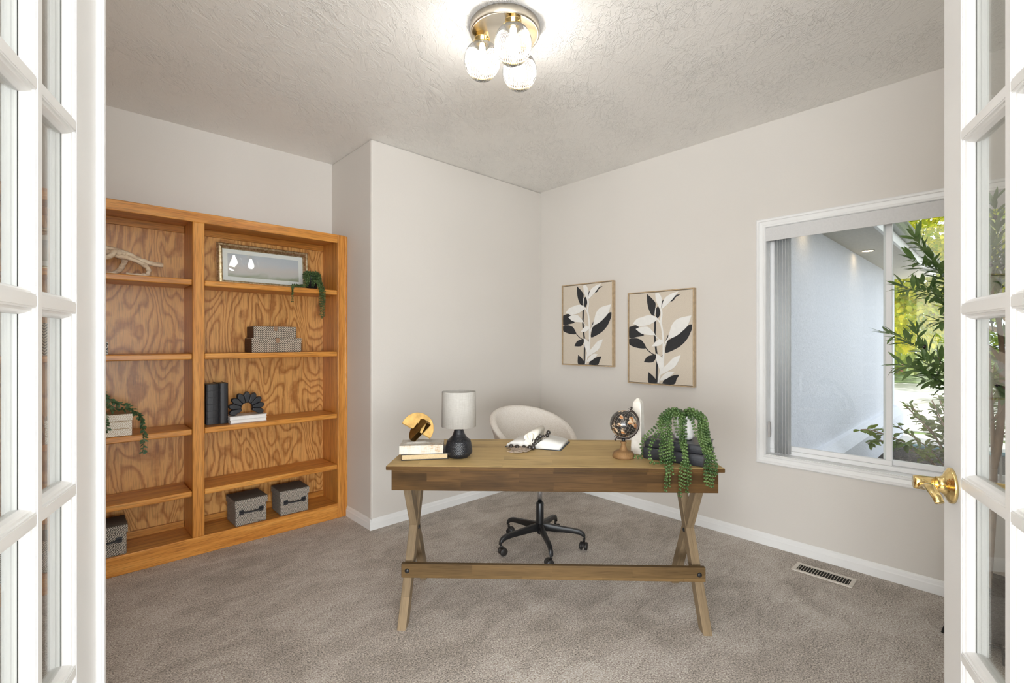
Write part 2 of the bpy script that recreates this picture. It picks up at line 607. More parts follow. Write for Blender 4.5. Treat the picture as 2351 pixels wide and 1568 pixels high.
# doorway wall, widened, and an added unseen foyer shell: both keep sky light out
Mc = Matrix.Rotation(YAW, 4, 'Z')
we = MB()
we.box((-6.20, 0.33, 0), (-0.70, 0.45, H), Mc)
we.box((0.74, 0.33, 0), (6.20, 0.45, H), Mc)
struct(we.build('wall_entrance', MAT['wall']), 'greige wall on both sides of the double doorway', 'wall')
struct(B('wall_skyblock_left', (-6.32, -5.9, 0), (-6.20, 0.45, H), MAT['wall'], None, 0, Mc), 'unseen foyer wall added on the left to block sky light', 'wall')
struct(B('wall_skyblock_right', (6.20, -5.9, 0), (6.32, 0.45, H), MAT['wall'], None, 0, Mc), 'unseen foyer wall added on the right to block sky light', 'wall')
struct(B('ceiling_skyblock', (-6.32, -5.9, H + 0.001), (6.32, 0.37, H + 0.14), MAT['ceiling'], None, 0, Mc), 'unseen foyer ceiling added to block sky light', 'ceiling')

# baseboards: moulded profile, swept along each wall
BPROF = [(0, 0), (0.014, 0), (0.014, 0.046), (0.011, 0.052), (0.0095, 0.066), (0.006, 0.072), (0.004, 0.076), (0, 0.076)]
def base_run(name, p, q, nrm, label):
    p, q, nrm = Vector(p), Vector(q), Vector(nrm)
    d = q - p
    o = MB().prism(BPROF, 0, 1, lambda u, v, t: p + d * t + nrm * u + Vector((0, 0, v))).build(name, MAT['trim'])
    struct(o, label, 'baseboard')
base_run('baseboard_return', (XR, 3.455, 0), (XR, WB - 0.0134, 0), (-1, 0, 0), 'short white baseboard beside the bookcase')
base_run('baseboard_back', (XR - 0.0146, WB, 0), (WX, WB, 0), (0, -1, 0), 'white baseboard along the wall behind the desk')
base_run('baseboard_right', (WX, WB, 0), (WX, YN, 0), (-1, 0, 0), 'white baseboard under the window')

# ------------------------------------------------------------------ window
win = bpy.data.objects.new('window_1', None)
COL.objects.link(win)
win.location = (WX, WY0, WZ0)
struct(win, 'white sliding window with a wide moulded casing', 'window')
def W(x, y, z):
    return Vector((x - WX, y - WY0, z - WZ0))
CP = [(0, 0), (0, 0.014), (0.006, 0.019), (0.016, 0.019), (0.020, 0.014), (0.040, 0.011), (0.046, 0.014), (0.052, 0.014), (0.057, 0.009), (0.057, 0)]
def casing(mb, a, b, inward, name=None):
    """profile from outer edge (u=0) inward"""
    a, b = Vector(a), Vector(b)
    d = b - a
    iw = Vector(inward)
    n = len(CP)
    vs = []
    for t in (0, 1):
        for u, v in CP:
            end = d.normalized() * (u if t == 0 else -u)
            vs.append(a + d * t + end + iw * u + Vector((-v, 0, 0)))
    fs = [(i, (i + 1) % n, n + (i + 1) % n, n + i) for i in range(n)] + [tuple(range(n)), tuple(range(n, 2 * n))]
    mb.add(vs, fs)
oy0, oy1, oz0, oz1 = WY0 - 0.054, WY1 + 0.054, WZ0 - 0.056, WZ1 + 0.056
for a, b, iw in (((WX, oy0, oz1), (WX, oy1, oz1), (0, 0, -1)), ((WX, oy1, oz0), (WX, oy0, oz0), (0, 0, 1)),
                 ((WX, oy1, oz1), (WX, oy1, oz0), (0, -1, 0)), ((WX, oy0, oz0), (WX, oy0, oz1), (0, 1, 0))):
    mb = MB()
    casing(mb, W(*a), W(*b), iw)
    mb.build('casing', MAT['trim'], win)
mb = MB()   # jamb liner around the opening
J = 0.004
mb.box(W(WX - 0.002, WY0, WZ0), W(WX + T, WY1, WZ0 + J))
mb.box(W(WX - 0.002, WY0, WZ1 - J), W(WX + T, WY1, WZ1))
mb.box(W(WX - 0.002, WY0, WZ0), W(WX + T, WY0 + J, WZ1))
mb.box(W(WX - 0.002, WY1 - J, WZ0), W(WX + T, WY1, WZ1))
mb.build('jamb', MAT['trim'], win)
GX = WX + 0.105
mb = MB()   # vinyl main frame
fw = 0.030
mb.box(W(GX - 0.035, WY0 + J, WZ0 + J), W(GX + 0.035, WY1 - J, WZ0 + fw))
mb.box(W(GX - 0.035, WY0 + J, WZ1 - fw), W(GX + 0.035, WY1 - J, WZ1 - J))
mb.box(W(GX - 0.035, WY0 + J, WZ0 + fw), W(GX + 0.035, WY0 + fw, WZ1 - fw))
mb.box(W(GX - 0.035, WY1 - fw, WZ0 + fw), W(GX + 0.035, WY1 - J, WZ1 - fw))
mb.build('window_frame', MAT['vinyl'], win, 0.003)
YM = 0.470
def sash(y0, y1, gx, name):
    z0, z1 = WZ0 + fw, WZ1 - fw
    k = 0.030
    m2 = MB()
    m2.box(W(gx - 0.012, y0, z0), W(gx + 0.012, y1, z0 + k))
    m2.box(W(gx - 0.012, y0, z1 - k), W(gx + 0.012, y1, z1))
    m2.box(W(gx - 0.012, y0, z0 + k), W(gx + 0.012, y0 + k, z1 - k))
    m2.box(W(gx - 0.012, y1 - k, z0 + k), W(gx + 0.012, y1, z1 - k))
    o = m2.build('sash', MAT['vinyl'], win, 0.003)
    B('pane', W(gx - 0.002, y0 + k - 0.003, z0 + k - 0.003), W(gx + 0.002, y1 - k + 0.003, z1 - k + 0.003), MAT['pane'], o)
sash(YM - 0.022, WY1 - fw, GX - 0.013, 'left')
sash(WY0 + fw, YM + 0.022, GX + 0.013, 'right')

# vertical blind drawn aside to both ends
vb = thing('vertical_blind', 'pale grey vertical blind with valance, vanes stacked at both window ends', 'blind', (WX + 0.03, WY0, WZ1))
def VBp(x, y, z):
    return Vector((x - WX - 0.03, y - WY0, z - WZ1))
B('valance', VBp(WX - 0.012, WY0 + 0.003, WZ1 - 0.090), VBp(WX - 0.006, WY1 - 0.003, WZ1 - 0.004), MAT['blind'], vb, 0.001)
B('head_rail', VBp(WX + 0.012, WY0 + 0.006, WZ1 - 0.040), VBp(WX + 0.052, WY1 - 0.006, WZ1 - 0.006), MAT['blind'], vb, 0.002)
def vane(y, k):
    m2 = MB()
    w, z0, z1 = 0.055, WZ0 + 0.012, WZ1 - 0.045
    pts = [(-w / 2, 0.0), (-w / 4, 0.006), (0, 0.008), (w / 4, 0.006), (w / 2, 0)]
    n = len(pts)
    vs = [VBp(WX + 0.034 + u, y + v, z) for z in (z0, z1) for u, v in pts]
    m2.add(vs, [(i, i + 1, n + i + 1, n + i) for i in range(n - 1)], True)
    m2.build('vane', MAT['vane'], vb, 0, 2, 0.0016)
for k in range(6):
    vane(0.955 + k * 0.0155, k)
for k in range(6):
    vane(-0.118 + k * 0.027, k)
cord = MB().tube([VBp(WX + 0.012, 1.066, WZ1 - 0.045), VBp(WX + 0.010, 1.067, 1.25), VBp(WX + 0.010, 1.067, 0.95)], 0.0016, 6)
cord.build('cord', MAT['blind'], vb)
B('cord_weight', VBp(WX + 0.004, 1.060, 0.70), VBp(WX + 0.016, 1.074, 0.80), flat('grey plastic', (0.42, 0.41, 0.40), 0.5), vb, 0.002)

# ------------------------------------------------------------------ french doors
def french_door(name, tip, phi, side, wf, s_m, label, astragal):
    """leaf hinged near the camera; local x = from tip to hinge, y = into the leaf's thickness, z up.
    side = +1 right leaf, -1 left leaf; phi = angle past square"""
    P = C(*tip)
    root = bpy.data.objects.new(name, None)
    COL.objects.link(root)
    # the leaf direction in camera axes
    dx = Vector((-sin(phi) * side, -cos(phi), 0))
    w = RX * dx.x + RY * dx.y
    root.location = (P.x, P.y, 0.012)
    root.rotation_euler = (0, 0, atan2(w.y, w.x))
    struct(root, label, 'door')
    TH, ST = 0.040, 0.012
    Y = lambda d: d * side
    mw = 0.0155                          # muntin face width
    lite = s_m - wf                      # clear face-to-face width of a lite
    L = wf + lite + mw + lite + 0.10
    pit, zb = 0.330, 0.392 - 0.012
    Ztop = zb + 5 * pit + 0.115
    def slab(x0, x1, z0, z1, nm, cham, eps=0.0):
        """a rail or stile whose listed edges carry the moulded sticking; cham = set of 'x0','x1','z0','z1'"""
        m2 = MB()
        m2.box((x0, min(Y(eps), Y(TH - eps)), z0), (x1, max(Y(eps), Y(TH - eps)), z1))
        prof = [(0, 0.0015), (0.003, 0.0015), (0.0035, 0.005), (0.007, 0.006), (0.010, 0.010), (0.0125, 0.0165), (0.0125, 0.0235), (0.010, 0.030), (0.007, 0.034), (0.0035, 0.035), (0.003, 0.0385), (0, 0.0385)]
        for e in cham:
            if e == 'x1': m2.prism(prof, z0, z1, lambda u, v, t: Vector((x1 + u, Y(v), t)))
            if e == 'x0': m2.prism(prof, z0, z1, lambda u, v, t: Vector((x0 - u, Y(v), t)))
            if e == 'z1': m2.prism(prof, x0, x1, lambda u, v, t: Vector((t, Y(v), z1 + u)))
            if e == 'z0': m2.prism(prof, x0, x1, lambda u, v, t: Vector((t, Y(v), z0 - u)))
        return m2.build(nm, MAT['door'], root)
    slab(0.0, wf, 0, Ztop, 'stile', {'x1'})
    slab(L - 0.10, L, 0, Ztop, 'stile', {'x0'})
    slab(wf, L - 0.10, 0, zb - mw / 2, 'bottom_rail', {'z1'})
    slab(wf, L - 0.10, zb + 5 * pit + mw / 2, Ztop, 'top_rail', {'z0'})
    slab(s_m, s_m + mw, zb, zb + 5 * pit, 'muntin', {'x0', 'x1'})
    for k in range(1, 5):
        slab(wf, L - 0.10, zb + k * pit - mw / 2, zb + k * pit + mw / 2, 'muntin', {'z0', 'z1'}, 0.0004)
    for k in range(5):
        for x0, x1 in ((wf, s_m), (s_m + mw, L - 0.10)):
            z0, z1 = zb + k * pit, zb + (k + 1) * pit
            B('pane', (x0 + 0.006, min(Y(0.0185), Y(0.0215)), z0 + 0.006), (x1 - 0.006, max(Y(0.0185), Y(0.0215)), z1 - 0.006), MAT['doorglass'], root)
    # thin dark gap of the glazing bead along the stile and the muntin
    for x in (wf + 0.0122, s_m + mw + 0.0122):
        B('glazing_gap', (x, min(Y(0.0172), Y(0.0184)), zb + 0.01), (x + 0.0009, max(Y(0.0172), Y(0.0184)), zb + 5 * pit - 0.01), MAT['putty'], root)
    if astragal:
        m2 = MB()
        m2.prism([(-0.004, -0.009), (0.002, -0.011), (0.010, -0.011), (0.013, -0.007), (0.016, -0.007), (0.019, -0.003), (0.019, 0.0), (-0.004, 0.0)], 0, Ztop,
                 lambda u, v, t: Vector((u, Y(v), t)))
        m2.build('astragal', MAT['door'], root)
    return root, L, Y, TH

door_l, *_ = french_door('door_1', (-0.8515, 0.975), radians(27), -1, 0.127, 0.273, 'white glazed door leaf at the left edge, opened into the room', True)
door_r, DL, DY, DTH = french_door('door_2', (0.892, 0.975), radians(27), 1, 0.0864, 0.264, 'white glazed door leaf with brass lever at the right edge', False)

def lever(root, Y, x, z, d0, sgn):
    """brass lever set: sgn -1 stands off the near face, +1 off the far face"""
    prof = [(0.0, 0.024), (0.0150, 0.024), (0.0155, 0.019), (0.018, 0.0145), (0.023, 0.011), (0.029, 0.0085), (0.0305, 0.0065), (0.034, 0.0055), (0.035, 0.004), (0.035, 0.0)]
    A = Matrix.Translation((x, Y(d0), z)) @ Matrix.Rotation(pi / 2 if Y(sgn) < 0 else -pi / 2, 4, 'X')
    h = MB().lathe(list(reversed(prof)), 40, (0, 0, 0), A).build('door_handle', MAT['brass'], root)
    h['label'] = 'polished brass lever handle with round rose'
    m2 = MB()
    m2.lathe([(0.0138, 0.020), (0.0138, 0.056), (0.0125, 0.060), (0.0, 0.060)], 28, (0, 0, 0), A)
    yy = Y(d0) + Y(sgn) * 0.047
    pts = spline([(x + 0.004, yy, z + 0.001), (x + 0.020, yy, z - 0.003), (x + 0.045, yy, z + 0.004), (x + 0.066, yy, z + 0.002), (x + 0.082, yy + Y(-sgn) * 0.002, z - 0.005), (x + 0.090, yy + Y(-sgn) * 0.004, z - 0.014)], 6)
    n = len(pts)
    m2.tube(pts, [0.0105 - 0.003 * i / n for i in range(n)], 14, True, 0.75, (0, 0, 1))
    m2.build('lever', MAT['brass'], h)
lever(door_r, DY, 0.0416, 1.035 - 0.012, 0.0, -1)
lever(door_r, DY, 0.0416, 1.035 - 0.012, DTH, 1)

# ------------------------------------------------------------------ floor register
vent = thing('floor_vent', 'small white metal floor register in the carpet below the window', 'vent', (3.122, 0.718, 0.0))
m2 = MB()
a, b, fw2 = 0.0625, 0.146, 0.020
m2.box((-a, -b, 0.0005), (-a + fw2, b, 0.006)).box((a - fw2, -b, 0.0005), (a, b, 0.006))
m2.box((-a + fw2, -b, 0.0005), (a - fw2, -b + fw2, 0.006)).box((-a + fw2, b - fw2, 0.0005), (a - fw2, b, 0.006))
m2.build('frame', flat('almond enamel', (0.70, 0.65, 0.58), 0.4), vent, 0.002)
B('duct', (-a + fw2, -b + fw2, 0.0003), (a - fw2, b - fw2, 0.0009), flat('dark duct', (0.02, 0.018, 0.015), 0.8), vent)
m2 = MB()
for k in range(19):
    y = -b + fw2 + 0.0065 + k * (2 * (b - fw2) - 0.013) / 18
    m2.box((-a + fw2, -0.0012, -0.002), (a - fw2, 0.0012, 0.0032), Matrix.Translation((0, y, 0.0032)) @ Matrix.Rotation(radians(25), 4, 'X'))
m2.build('louvre', flat('almond enamel slats', (0.60, 0.55, 0.48), 0.4), vent)

# ================================================================== CEILING LIGHT
lx = C(-0.032, 2.135)
cl = thing('ceiling_light', 'round flush ceiling light with three ribbed glass globes', 'ceiling light', (lx.x, lx.y, H))
nickel = flat('satin champagne metal', (0.72, 0.66, 0.56), 0.28, 1.0, 0.03)
MB().lathe([(0.150, 0.0), (0.157, -0.004), (0.157, -0.036), (0.154, -0.041), (0.148, -0.041), (0.146, -0.034), (0.0, -0.034)], 72).build('canopy', nickel, cl)
gm = M('ribbed clear glass')
gm.t.nodes.remove(gm.b)
tr = gm.n('BsdfTransparent'); tr.inputs[0].default_value = (0.94, 0.94, 0.93, 1)
gl = gm.n('BsdfGlossy'); gl.inputs['Roughness'].default_value = 0.05
lw = gm.n('LayerWeight'); lw.inputs[0].default_value = 0.5
gm.put(tr.inputs[0], gm.ramp(lw.outputs['Facing'], [(0.0, (0.97, 0.97, 0.96)), (0.45, (0.90, 0.90, 0.89)), (0.85, (0.58, 0.58, 0.57))]))
tl = gm.n('BsdfTranslucent'); tl.inputs[0].default_value = (0.95, 0.94, 0.92, 1)
fr = gm.n('Fresnel'); fr.inputs[0].default_value = 1.5
mx1 = gm.n('MixShader'); mx1.inputs[0].default_value = 0.02
gm.t.links.new(tr.outputs[0], mx1.inputs[1]); gm.t.links.new(tl.outputs[0], mx1.inputs[2])
mx2 = gm.n('MixShader')
gm.t.links.new(fr.outputs[0], mx2.inputs[0]); gm.t.links.new(mx1.outputs[0], mx2.inputs[1]); gm.t.links.new(gl.outputs[0], mx2.inputs[2])
gm.t.links.new(mx2.outputs[0], gm.out.inputs[0])
bm_ = M('glowing bulb')
bm_.t.nodes.remove(bm_.b)
em = bm_.n('Emission'); em.inputs[0].default_value = (1.0, 0.965, 0.91, 1); em.inputs[1].default_value = BULB
bm_.t.links.new(em.outputs[0], bm_.out.inputs[0])
ribs = lambda a, z: 0.017 * cos(46 * a) * max(0.0, min(1.0, (z + 0.200) / 0.03))
R = 0.080
gp = [(0.030, -0.074), (0.034, -0.082)]
for k in range(2, 25):
    th = pi * k / 26
    gp.append((R * sin(th + 0.10 * (1 - k / 25)), -0.156 + R * 1.06 * cos(th)))
gp += [(0.020, -0.2385), (0.019, -0.2370), (0.017, -0.2405), (0.008, -0.2425), (0.0, -0.243)]
for (X, Yc) in ((0.005 + 0.032, 2.02 - 2.135), (-0.135 + 0.032, 2.14 - 2.135), (0.036 + 0.032, 2.225 - 2.135)):
    p = C(X, Yc)
    so = MB().lathe([(0.0, -0.030), (0.033, -0.032), (0.034, -0.052), (0.0355, -0.053), (0.0355, -0.056), (0.034, -0.057), (0.034, -0.080), (0.031, -0.086), (0.0, -0.086)], 36, (p.x, p.y, 0)).build('socket_cup', MAT['brass'], cl)
    for q in range(3):
        a = 2 * pi * q / 3 + 0.5
        MB().tube([(p.x + 0.033 * cos(a), p.y + 0.033 * sin(a), -0.068), (p.x + 0.043 * cos(a), p.y + 0.043 * sin(a), -0.068)], 0.0025, 8).build('thumb_screw', MAT['brass'], so)
    MB().lathe(gp, 276, (p.x, p.y, 0), None, ribs, True, False).build('globe_shade', gm.m, cl)
    MB().lathe([(0.0, -0.086), (0.013, -0.088), (0.014, -0.105), (0.024, -0.130), (0.030, -0.155), (0.028, -0.176), (0.017, -0.192), (0.0, -0.196)], 20, (p.x, p.y, 0)).build('bulb', bm_.m, cl)

# ================================================================== BOOKCASE
BX0, BX1, BF, BB = -0.330, 1.561, 3.455, WK
BT = 2.120
bc = thing('bookcase', 'built-in golden oak bookcase with open shelves along the left wall', 'bookcase', (BX0, BF, 0))
def K(x, y, z):
    return Vector((x - BX0, y - BF, z))
def KB(name, lo, hi, mat, bevel=0.003, parent=None):
    return B(name, K(*lo), K(*hi), mat, parent or bc, bevel)
SHZ = [1.704, 1.246, 0.782, 0.401]
BAYS = [(-0.262, 0.585), (0.649, 1.497)]
KB('stile', (BX0, BF, 0), (BAYS[0][0], BF + 0.022, BT), MAT['oak_z'], 0.004)
KB('stile', (BAYS[0][1], BF, 0.11), (BAYS[1][0], BF + 0.022, 2.06), MAT['oak_z'], 0.006)
KB('stile', (BAYS[1][1], BF, 0), (BX1 - 0.004, BF + 0.022, BT), MAT['oak_z'], 0.004)
KB('scribe_moulding', (BX1 - 0.004, BF + 0.004, 0), (XR - 0.0005, BF + 0.030, BT - 0.004), MAT['oak_z'], 0.003)
KB('top_rail', (BAYS[0][0], BF + 0.0005, 2.058), (BAYS[1][1], BF + 0.0215, BT), MAT['oak_x'], 0.004)
KB('base_rail', (BAYS[0][0], BF + 0.0005, 0), (BAYS[1][1], BF + 0.0215, 0.111), MAT['oak_x'], 0.004)
KB('top_panel', (BX0, BF + 0.022, 2.075), (BX1 - 0.005, BB - 0.001, 2.095), MAT['oak_x'], 0.001)
for x0, x1 in ((BX0, BX0 + 0.02), (BAYS[0][0] - 0.02, BAYS[0][0]), (BAYS[0][1] + 0.001, BAYS[1][0] - 0.001), (BAYS[1][1] + 0.001, BX1 - 0.004)):
    KB('side_panel', (x0, BF + 0.022, 0), (x1, BB - 0.001, 2.075), MAT['oak_z'], 0.001)
for x0, x1 in BAYS:
    KB('back_panel', (x0 - 0.005, BB - 0.010, 0.09), (x1 + 0.005, BB - 0.001, 2.08), MAT['oak_ply'], 0)
    KB('bottom_shelf', (x0 - 0.001, BF + 0.021, 0.088), (x1 + 0.001, BB - 0.010, 0.108), MAT['oak_x'], 0.001)
    KB('cleat', (x0, BB - 0.030, 2.030), (x1, BB - 0.010, 2.075), MAT['oak_red'], 0.002)
    c2 = KB('cleat', (x0, BB - 0.028, 0.108), (x1, BB - 0.010, 0.150), MAT['oak_red'], 0.002)
    for z in SHZ:
        KB('shelf', (x0 + 0.001, BF + 0.004, z - 0.036), (x1 - 0.001, BB - 0.011, z), MAT['oak_x'], 0.006)
for x, z, yy in ((0.18, 2.05, BB - 0.030), (0.18, 0.130, BB - 0.028)):
    MB().lathe([(0.0, 0.0025), (0.004, 0.002), (0.005, 0.0)], 12, (0, 0, 0), Matrix.Translation(K(x, yy, z)) @ Matrix.Rotation(pi / 2, 4, 'X')).build('screw', MAT['brass'], bc)

# ------------------------------------------------------------------ things on its shelves
LIFT = 0.0008
def picture(x0, x1, z, h, label, yb=3.703, lean=0.027):
    root = thing('framed_picture', label, 'picture', ((x0 + x1) / 2, yb, z + LIFT))
    ang = -math.asin(lean / h)
    Ml = Matrix.Rotation(ang, 4, 'X')
    w = x1 - x0
    fw = 0.037
    gold = M('antiqued silver gold leaf')
    g = gold.noise(gold.obj(), 60, 4, 0.7)
    gold.set(gold.ramp(g, [(0.30, (0.30, 0.21, 0.09)), (0.5, (0.62, 0.50, 0.30)), (0.7, (0.85, 0.78, 0.62))]), 0.33, 0.9)
    prof = [(0, 0), (0, 0.022), (0.006, 0.026), (0.016, 0.020), (0.027, 0.023), (0.034, 0.016), (fw, 0.011), (fw, 0)]
    n = len(prof)
    m2 = MB()
    for (a, b, iw) in (((-w / 2, 0), (w / 2, 0), (0, 1)), ((w / 2, h), (-w / 2, h), (0, -1)), ((-w / 2, h), (-w / 2, 0), (1, 0)), ((w / 2, 0), (w / 2, h), (-1, 0))):
        a, b, iw = Vector(a), Vector(b), Vector(iw)
        d = (b - a)
        vs = []
        for t in (0, 1):
            for u, v in prof:
                q = a + d * t + d.normalized() * (u if t == 0 else -u) + iw * u
                vs.append(Ml @ Vector((q.x, -v, q.y)))
        m2.add(vs, [(i, (i + 1) % n, n + (i + 1) % n, n + i) for i in range(n)])
    m2.build('frame', gold.m, root)
    B('mat_board', (-w / 2 + 0.01, -0.006, 0.01), (w / 2 - 0.01, -0.001, h - 0.01), MAT['paper_white'], root, 0, Ml)
    pm = M('misty shore print')
    o = pm.xyz(pm.obj())
    t = pm.math('DIVIDE', o[2], h)
    cloud = pm.noise(pm.scaled(pm.obj(), (6, 1, 14)), 1.0, 4, 0.6, 0.4)
    tt = pm.math('ADD', t, pm.math('MULTIPLY', pm.math('SUBTRACT', cloud, 0.5), 0.35))
    col = pm.ramp(tt, [(0.20, (0.33, 0.34, 0.22)), (0.27, (0.45, 0.46, 0.38)), (0.33, (0.58, 0.55, 0.52)), (0.45, (0.62, 0.56, 0.54)), (0.62, (0.55, 0.56, 0.60)), (0.85, (0.47, 0.52, 0.58))])
    pm.set(col, 0.7)
    B('print', (-w / 2 + 0.068, -0.0075, 0.066), (w / 2 - 0.068, -0.006, h - 0.066), pm.m, root, 0, Ml)
    B('glass', (-w / 2 + 0.02, -0.0105, 0.02), (w / 2 - 0.02, -0.0085, h - 0.02), MAT['pane'], root, 0, Ml)
    return root
picture(0.764, 1.371, SHZ[0], 0.294, 'wide gold-framed misty landscape leaning on the right bay top shelf')
picture(-0.175, 0.115, SHZ[0], 0.250, 'small framed misty landscape leaning behind the driftwood, seen through the left door')

# driftwood
drift_m = M('bleached driftwood')
g = drift_m.noise(drift_m.scaled(drift_m.obj(), (12, 60, 60)), 1.0, 5, 0.65, 1.0)
drift_m.set(drift_m.ramp(g, [(0.32, (0.36, 0.24, 0.14)), (0.5, (0.66, 0.52, 0.37)), (0.68, (0.80, 0.69, 0.54))]), 0.85)
drift_m.bump(g, 0.5, 0.004)
dw = MB()
def branch(pts, r0, r1, seed):
    p = spline(pts, 7)
    n = len(p)
    rr = [(r0 + (r1 - r0) * i / n) * (1 + 0.35 * noise.noise(Vector((i * 0.35 + seed, seed, 0)))) for i in range(n)]
    p = [q + Vector((0, noise.noise(Vector((i * 0.3, seed, 2))) * 0.006, noise.noise(Vector((i * 0.3, seed, 5))) * 0.006)) for i, q in enumerate(p)]
    dw.tube(p, rr, 10, True)
branch([(-0.16, -0.01, 0.165), (-0.08, 0, 0.150), (0.0, 0.0, 0.135), (0.07, 0.0, 0.110), (0.135, 0, 0.085), (0.205, -0.005, 0.078)], 0.020, 0.013, 1.0)
branch([(-0.155, -0.012, 0.150), (-0.06, -0.015, 0.125), (0.02, -0.014, 0.105), (0.09, -0.012, 0.085), (0.130, -0.012, 0.050), (0.125, -0.015, 0.016), (0.090, -0.015, 0.0085), (0.03, -0.01, 0.0085)], 0.015, 0.010, 2.3)
branch([(0.02, 0.0, 0.125), (-0.02, -0.03, 0.128), (-0.045, -0.05, 0.098), (-0.085, -0.06, 0.075)], 0.018, 0.011, 3.1)
branch([(0.03, 0.02, 0.110), (0.02, 0.03, 0.070), (0.0, 0.04, 0.030), (-0.045, 0.045, 0.010), (-0.085, 0.045, 0.0085)], 0.016, 0.010, 4.7)
dwo = dw.build('driftwood', drift_m.m)
dwo.location = (0.245, 3.545, SHZ[0] + LIFT)
tag(dwo, 'pale gnarled driftwood piece on the top left shelf', 'driftwood')

# string-of-pearls plants
pearl_m = leaf_mat('pearl plant green', (0.026, 0.056, 0.014), (0.075, 0.125, 0.036), 0.38, 0.0, 30.0)
stem_m = flat('plant stem green', (0.05, 0.09, 0.025), 0.6)
soil_m = flat('potting soil', (0.020, 0.016, 0.012), 0.95, 0, 0.4, 90, 0.6)
def strand(parent, pts, r, step, taper=0.75, mat=None, rnd=None, wid=1.15):
    """a hanging stem with beads in facing pairs"""
    rnd = rnd or random
    path = resample(spline(pts, 10), step)
    m2 = MB()
    n = len(path)
    m2.tube(path, 0.0009, 5, True) if n > 1 else None
    for i, p in enumerate(path):
        t = (path[min(i + 1, n - 1)] - path[max(i - 1, 0)]).normalized()
        a = t.cross(Vector((0.3, 0.7, 0.2))).normalized()
        a = Matrix.Rotation(rnd.uniform(-0.6, 0.6) + i * 0.03, 3, t) @ a
        rr = r * (1 - (1 - taper) * i / max(1, n)) * rnd.uniform(0.85, 1.12)
        for sgn in (-1, 1):
            m2.ball(p + a * sgn * rr * wid + t * rnd.uniform(-0.2, 0.2) * rr, rr, 8, 5, (1, 1, 1))
    return m2.build('strand', mat or pearl_m, parent)

pp = Vector((1.343, 3.555, SHZ[0] + LIFT))
pl = thing('trailing_plant', 'string of pearls in a small black pot on the top right shelf', 'plant', pp)
MB().lathe([(0.0, 0.0), (0.036, 0.0), (0.045, 0.10), (0.046, 0.112), (0.041, 0.112), (0.040, 0.100), (0.0, 0.100)], 28).build('pot', flat('matte black pot', (0.012, 0.012, 0.014), 0.5), pl)
MB().lathe([(0.0, 0.104), (0.040, 0.101)], 20, cap=False).build('soil', soil_m, pl)
rs = random.Random(3)
for k in range(12):
    a = 2 * pi * k / 12 + rs.uniform(-0.2, 0.2)
    o = Vector((cos(a), sin(a), 0))
    back = o.y > 0.3
    L = rs.uniform(0.03, 0.075) if not back else rs.uniform(0.02, 0.04)
    strand(pl, [Vector((0, 0, 0.106)) + o * 0.012, Vector((0, 0, 0.128)) + o * 0.032, Vector((0, 0, 0.108)) + o * 0.053, Vector((0, 0, 0.108 - L)) + o * 0.059], 0.0056, 0.0120, 0.8, None, rs)
strand(pl, [(-0.03, -0.02, 0.125), (-0.055, -0.05, 0.09), (-0.075, -0.078, 0.030), (-0.12, -0.086, 0.010), (-0.165, -0.112, 0.010), (-0.178, -0.125, -0.03), (-0.180, -0.125, -0.115)], 0.0056, 0.0120, 0.8, None, rs)
strand(pl, [(-0.02, -0.03, 0.125), (-0.045, -0.06, 0.08), (-0.060, -0.080, 0.020), (-0.100, -0.092, 0.012), (-0.172, -0.110, 0.012), (-0.176, -0.122, -0.02), (-0.176, -0.122, -0.06)], 0.0056, 0.0120, 0.8, None, rs)
for dx, dz in ((0.020, -0.195), (0.030, -0.215), (0.042, -0.205), (0.012, -0.13)):
    strand(pl, [(dx * 0.3, -0.02, 0.120), (dx * 0.8, -0.052, 0.110), (dx, -0.062, 0.06), (dx, -0.100, 0.016), (dx + 0.004, -0.122, -0.02), (dx + 0.002, -0.122, -0.10), (dx - 0.002, -0.122, dz)], 0.0056, 0.0120, 0.75, None, rs)
for dx, dz in ((-0.016, 0.0), (-0.008, 0.01)):
    strand(pl, [(dx, -0.015, 0.120), (dx, -0.048, 0.108), (dx, -0.058, 0.06), (dx, -0.060, 0.012 + dz)], 0.0056, 0.0120, 0.8, None, rs)

# chevron boxes
chev = zigzag('brown and cream chevron weave', (0.055, 0.042, 0.033), (0.66, 0.58, 0.47), 0.0135, 1.15, 0.058)
weave = zigzag('brown basket weave', (0.06, 0.038, 0.024), (0.20, 0.125, 0.075), 0.006, 0.8, 0.004)
clasp_m = flat('tan leather tab', (0.27, 0.155, 0.085), 0.55)
def chevron_box(x0, x1, z, h, y0, y1, label):
    root = thing('woven_box', label, 'box', ((x0 + x1) / 2, y0, z + LIFT), 0, 'chevron boxes on the second shelf')
    w, d = x1 - x0, y1 - y0
    hb = h * 0.60
    B('body', (-w / 2 + 0.003, 0.002, 0), (w / 2 - 0.003, d - 0.002, hb), chev, root, 0.003)
    lid = B('lid', (-w / 2, 0, hb - 0.0002), (w / 2, d, h), chev, root, 0.003)
    for sx in (-1, 1):
        xa = sx * (w / 2 - 0.0015)
        B('end_panel', (min(xa, xa + sx * 0.003), 0.004, 0.002), (max(xa, xa + sx * 0.003), d - 0.004, h - 0.003), weave, root, 0.001)
    m2 = MB()
    out = [(-0.013, 0.004), (0.013, 0.004), (0.013, -0.022), (0.009, -0.028), (0, -0.031), (-0.009, -0.028), (-0.013, -0.022)]
    m2.prism(out, -0.003, 0.001, lambda u, v, t: Vector((u, t, h - 0.002 + v)))
    m2.box((-0.013, -0.003, h - 0.001), (0.013, 0.020, h + 0.002))
    m2.build('clasp', clasp_m, root, 0.001)
    return root
chevron_box(0.935, 1.262, SHZ[1], 0.097, 3.53, 3.70, 'larger brown and cream chevron box, lower of the two stacked')
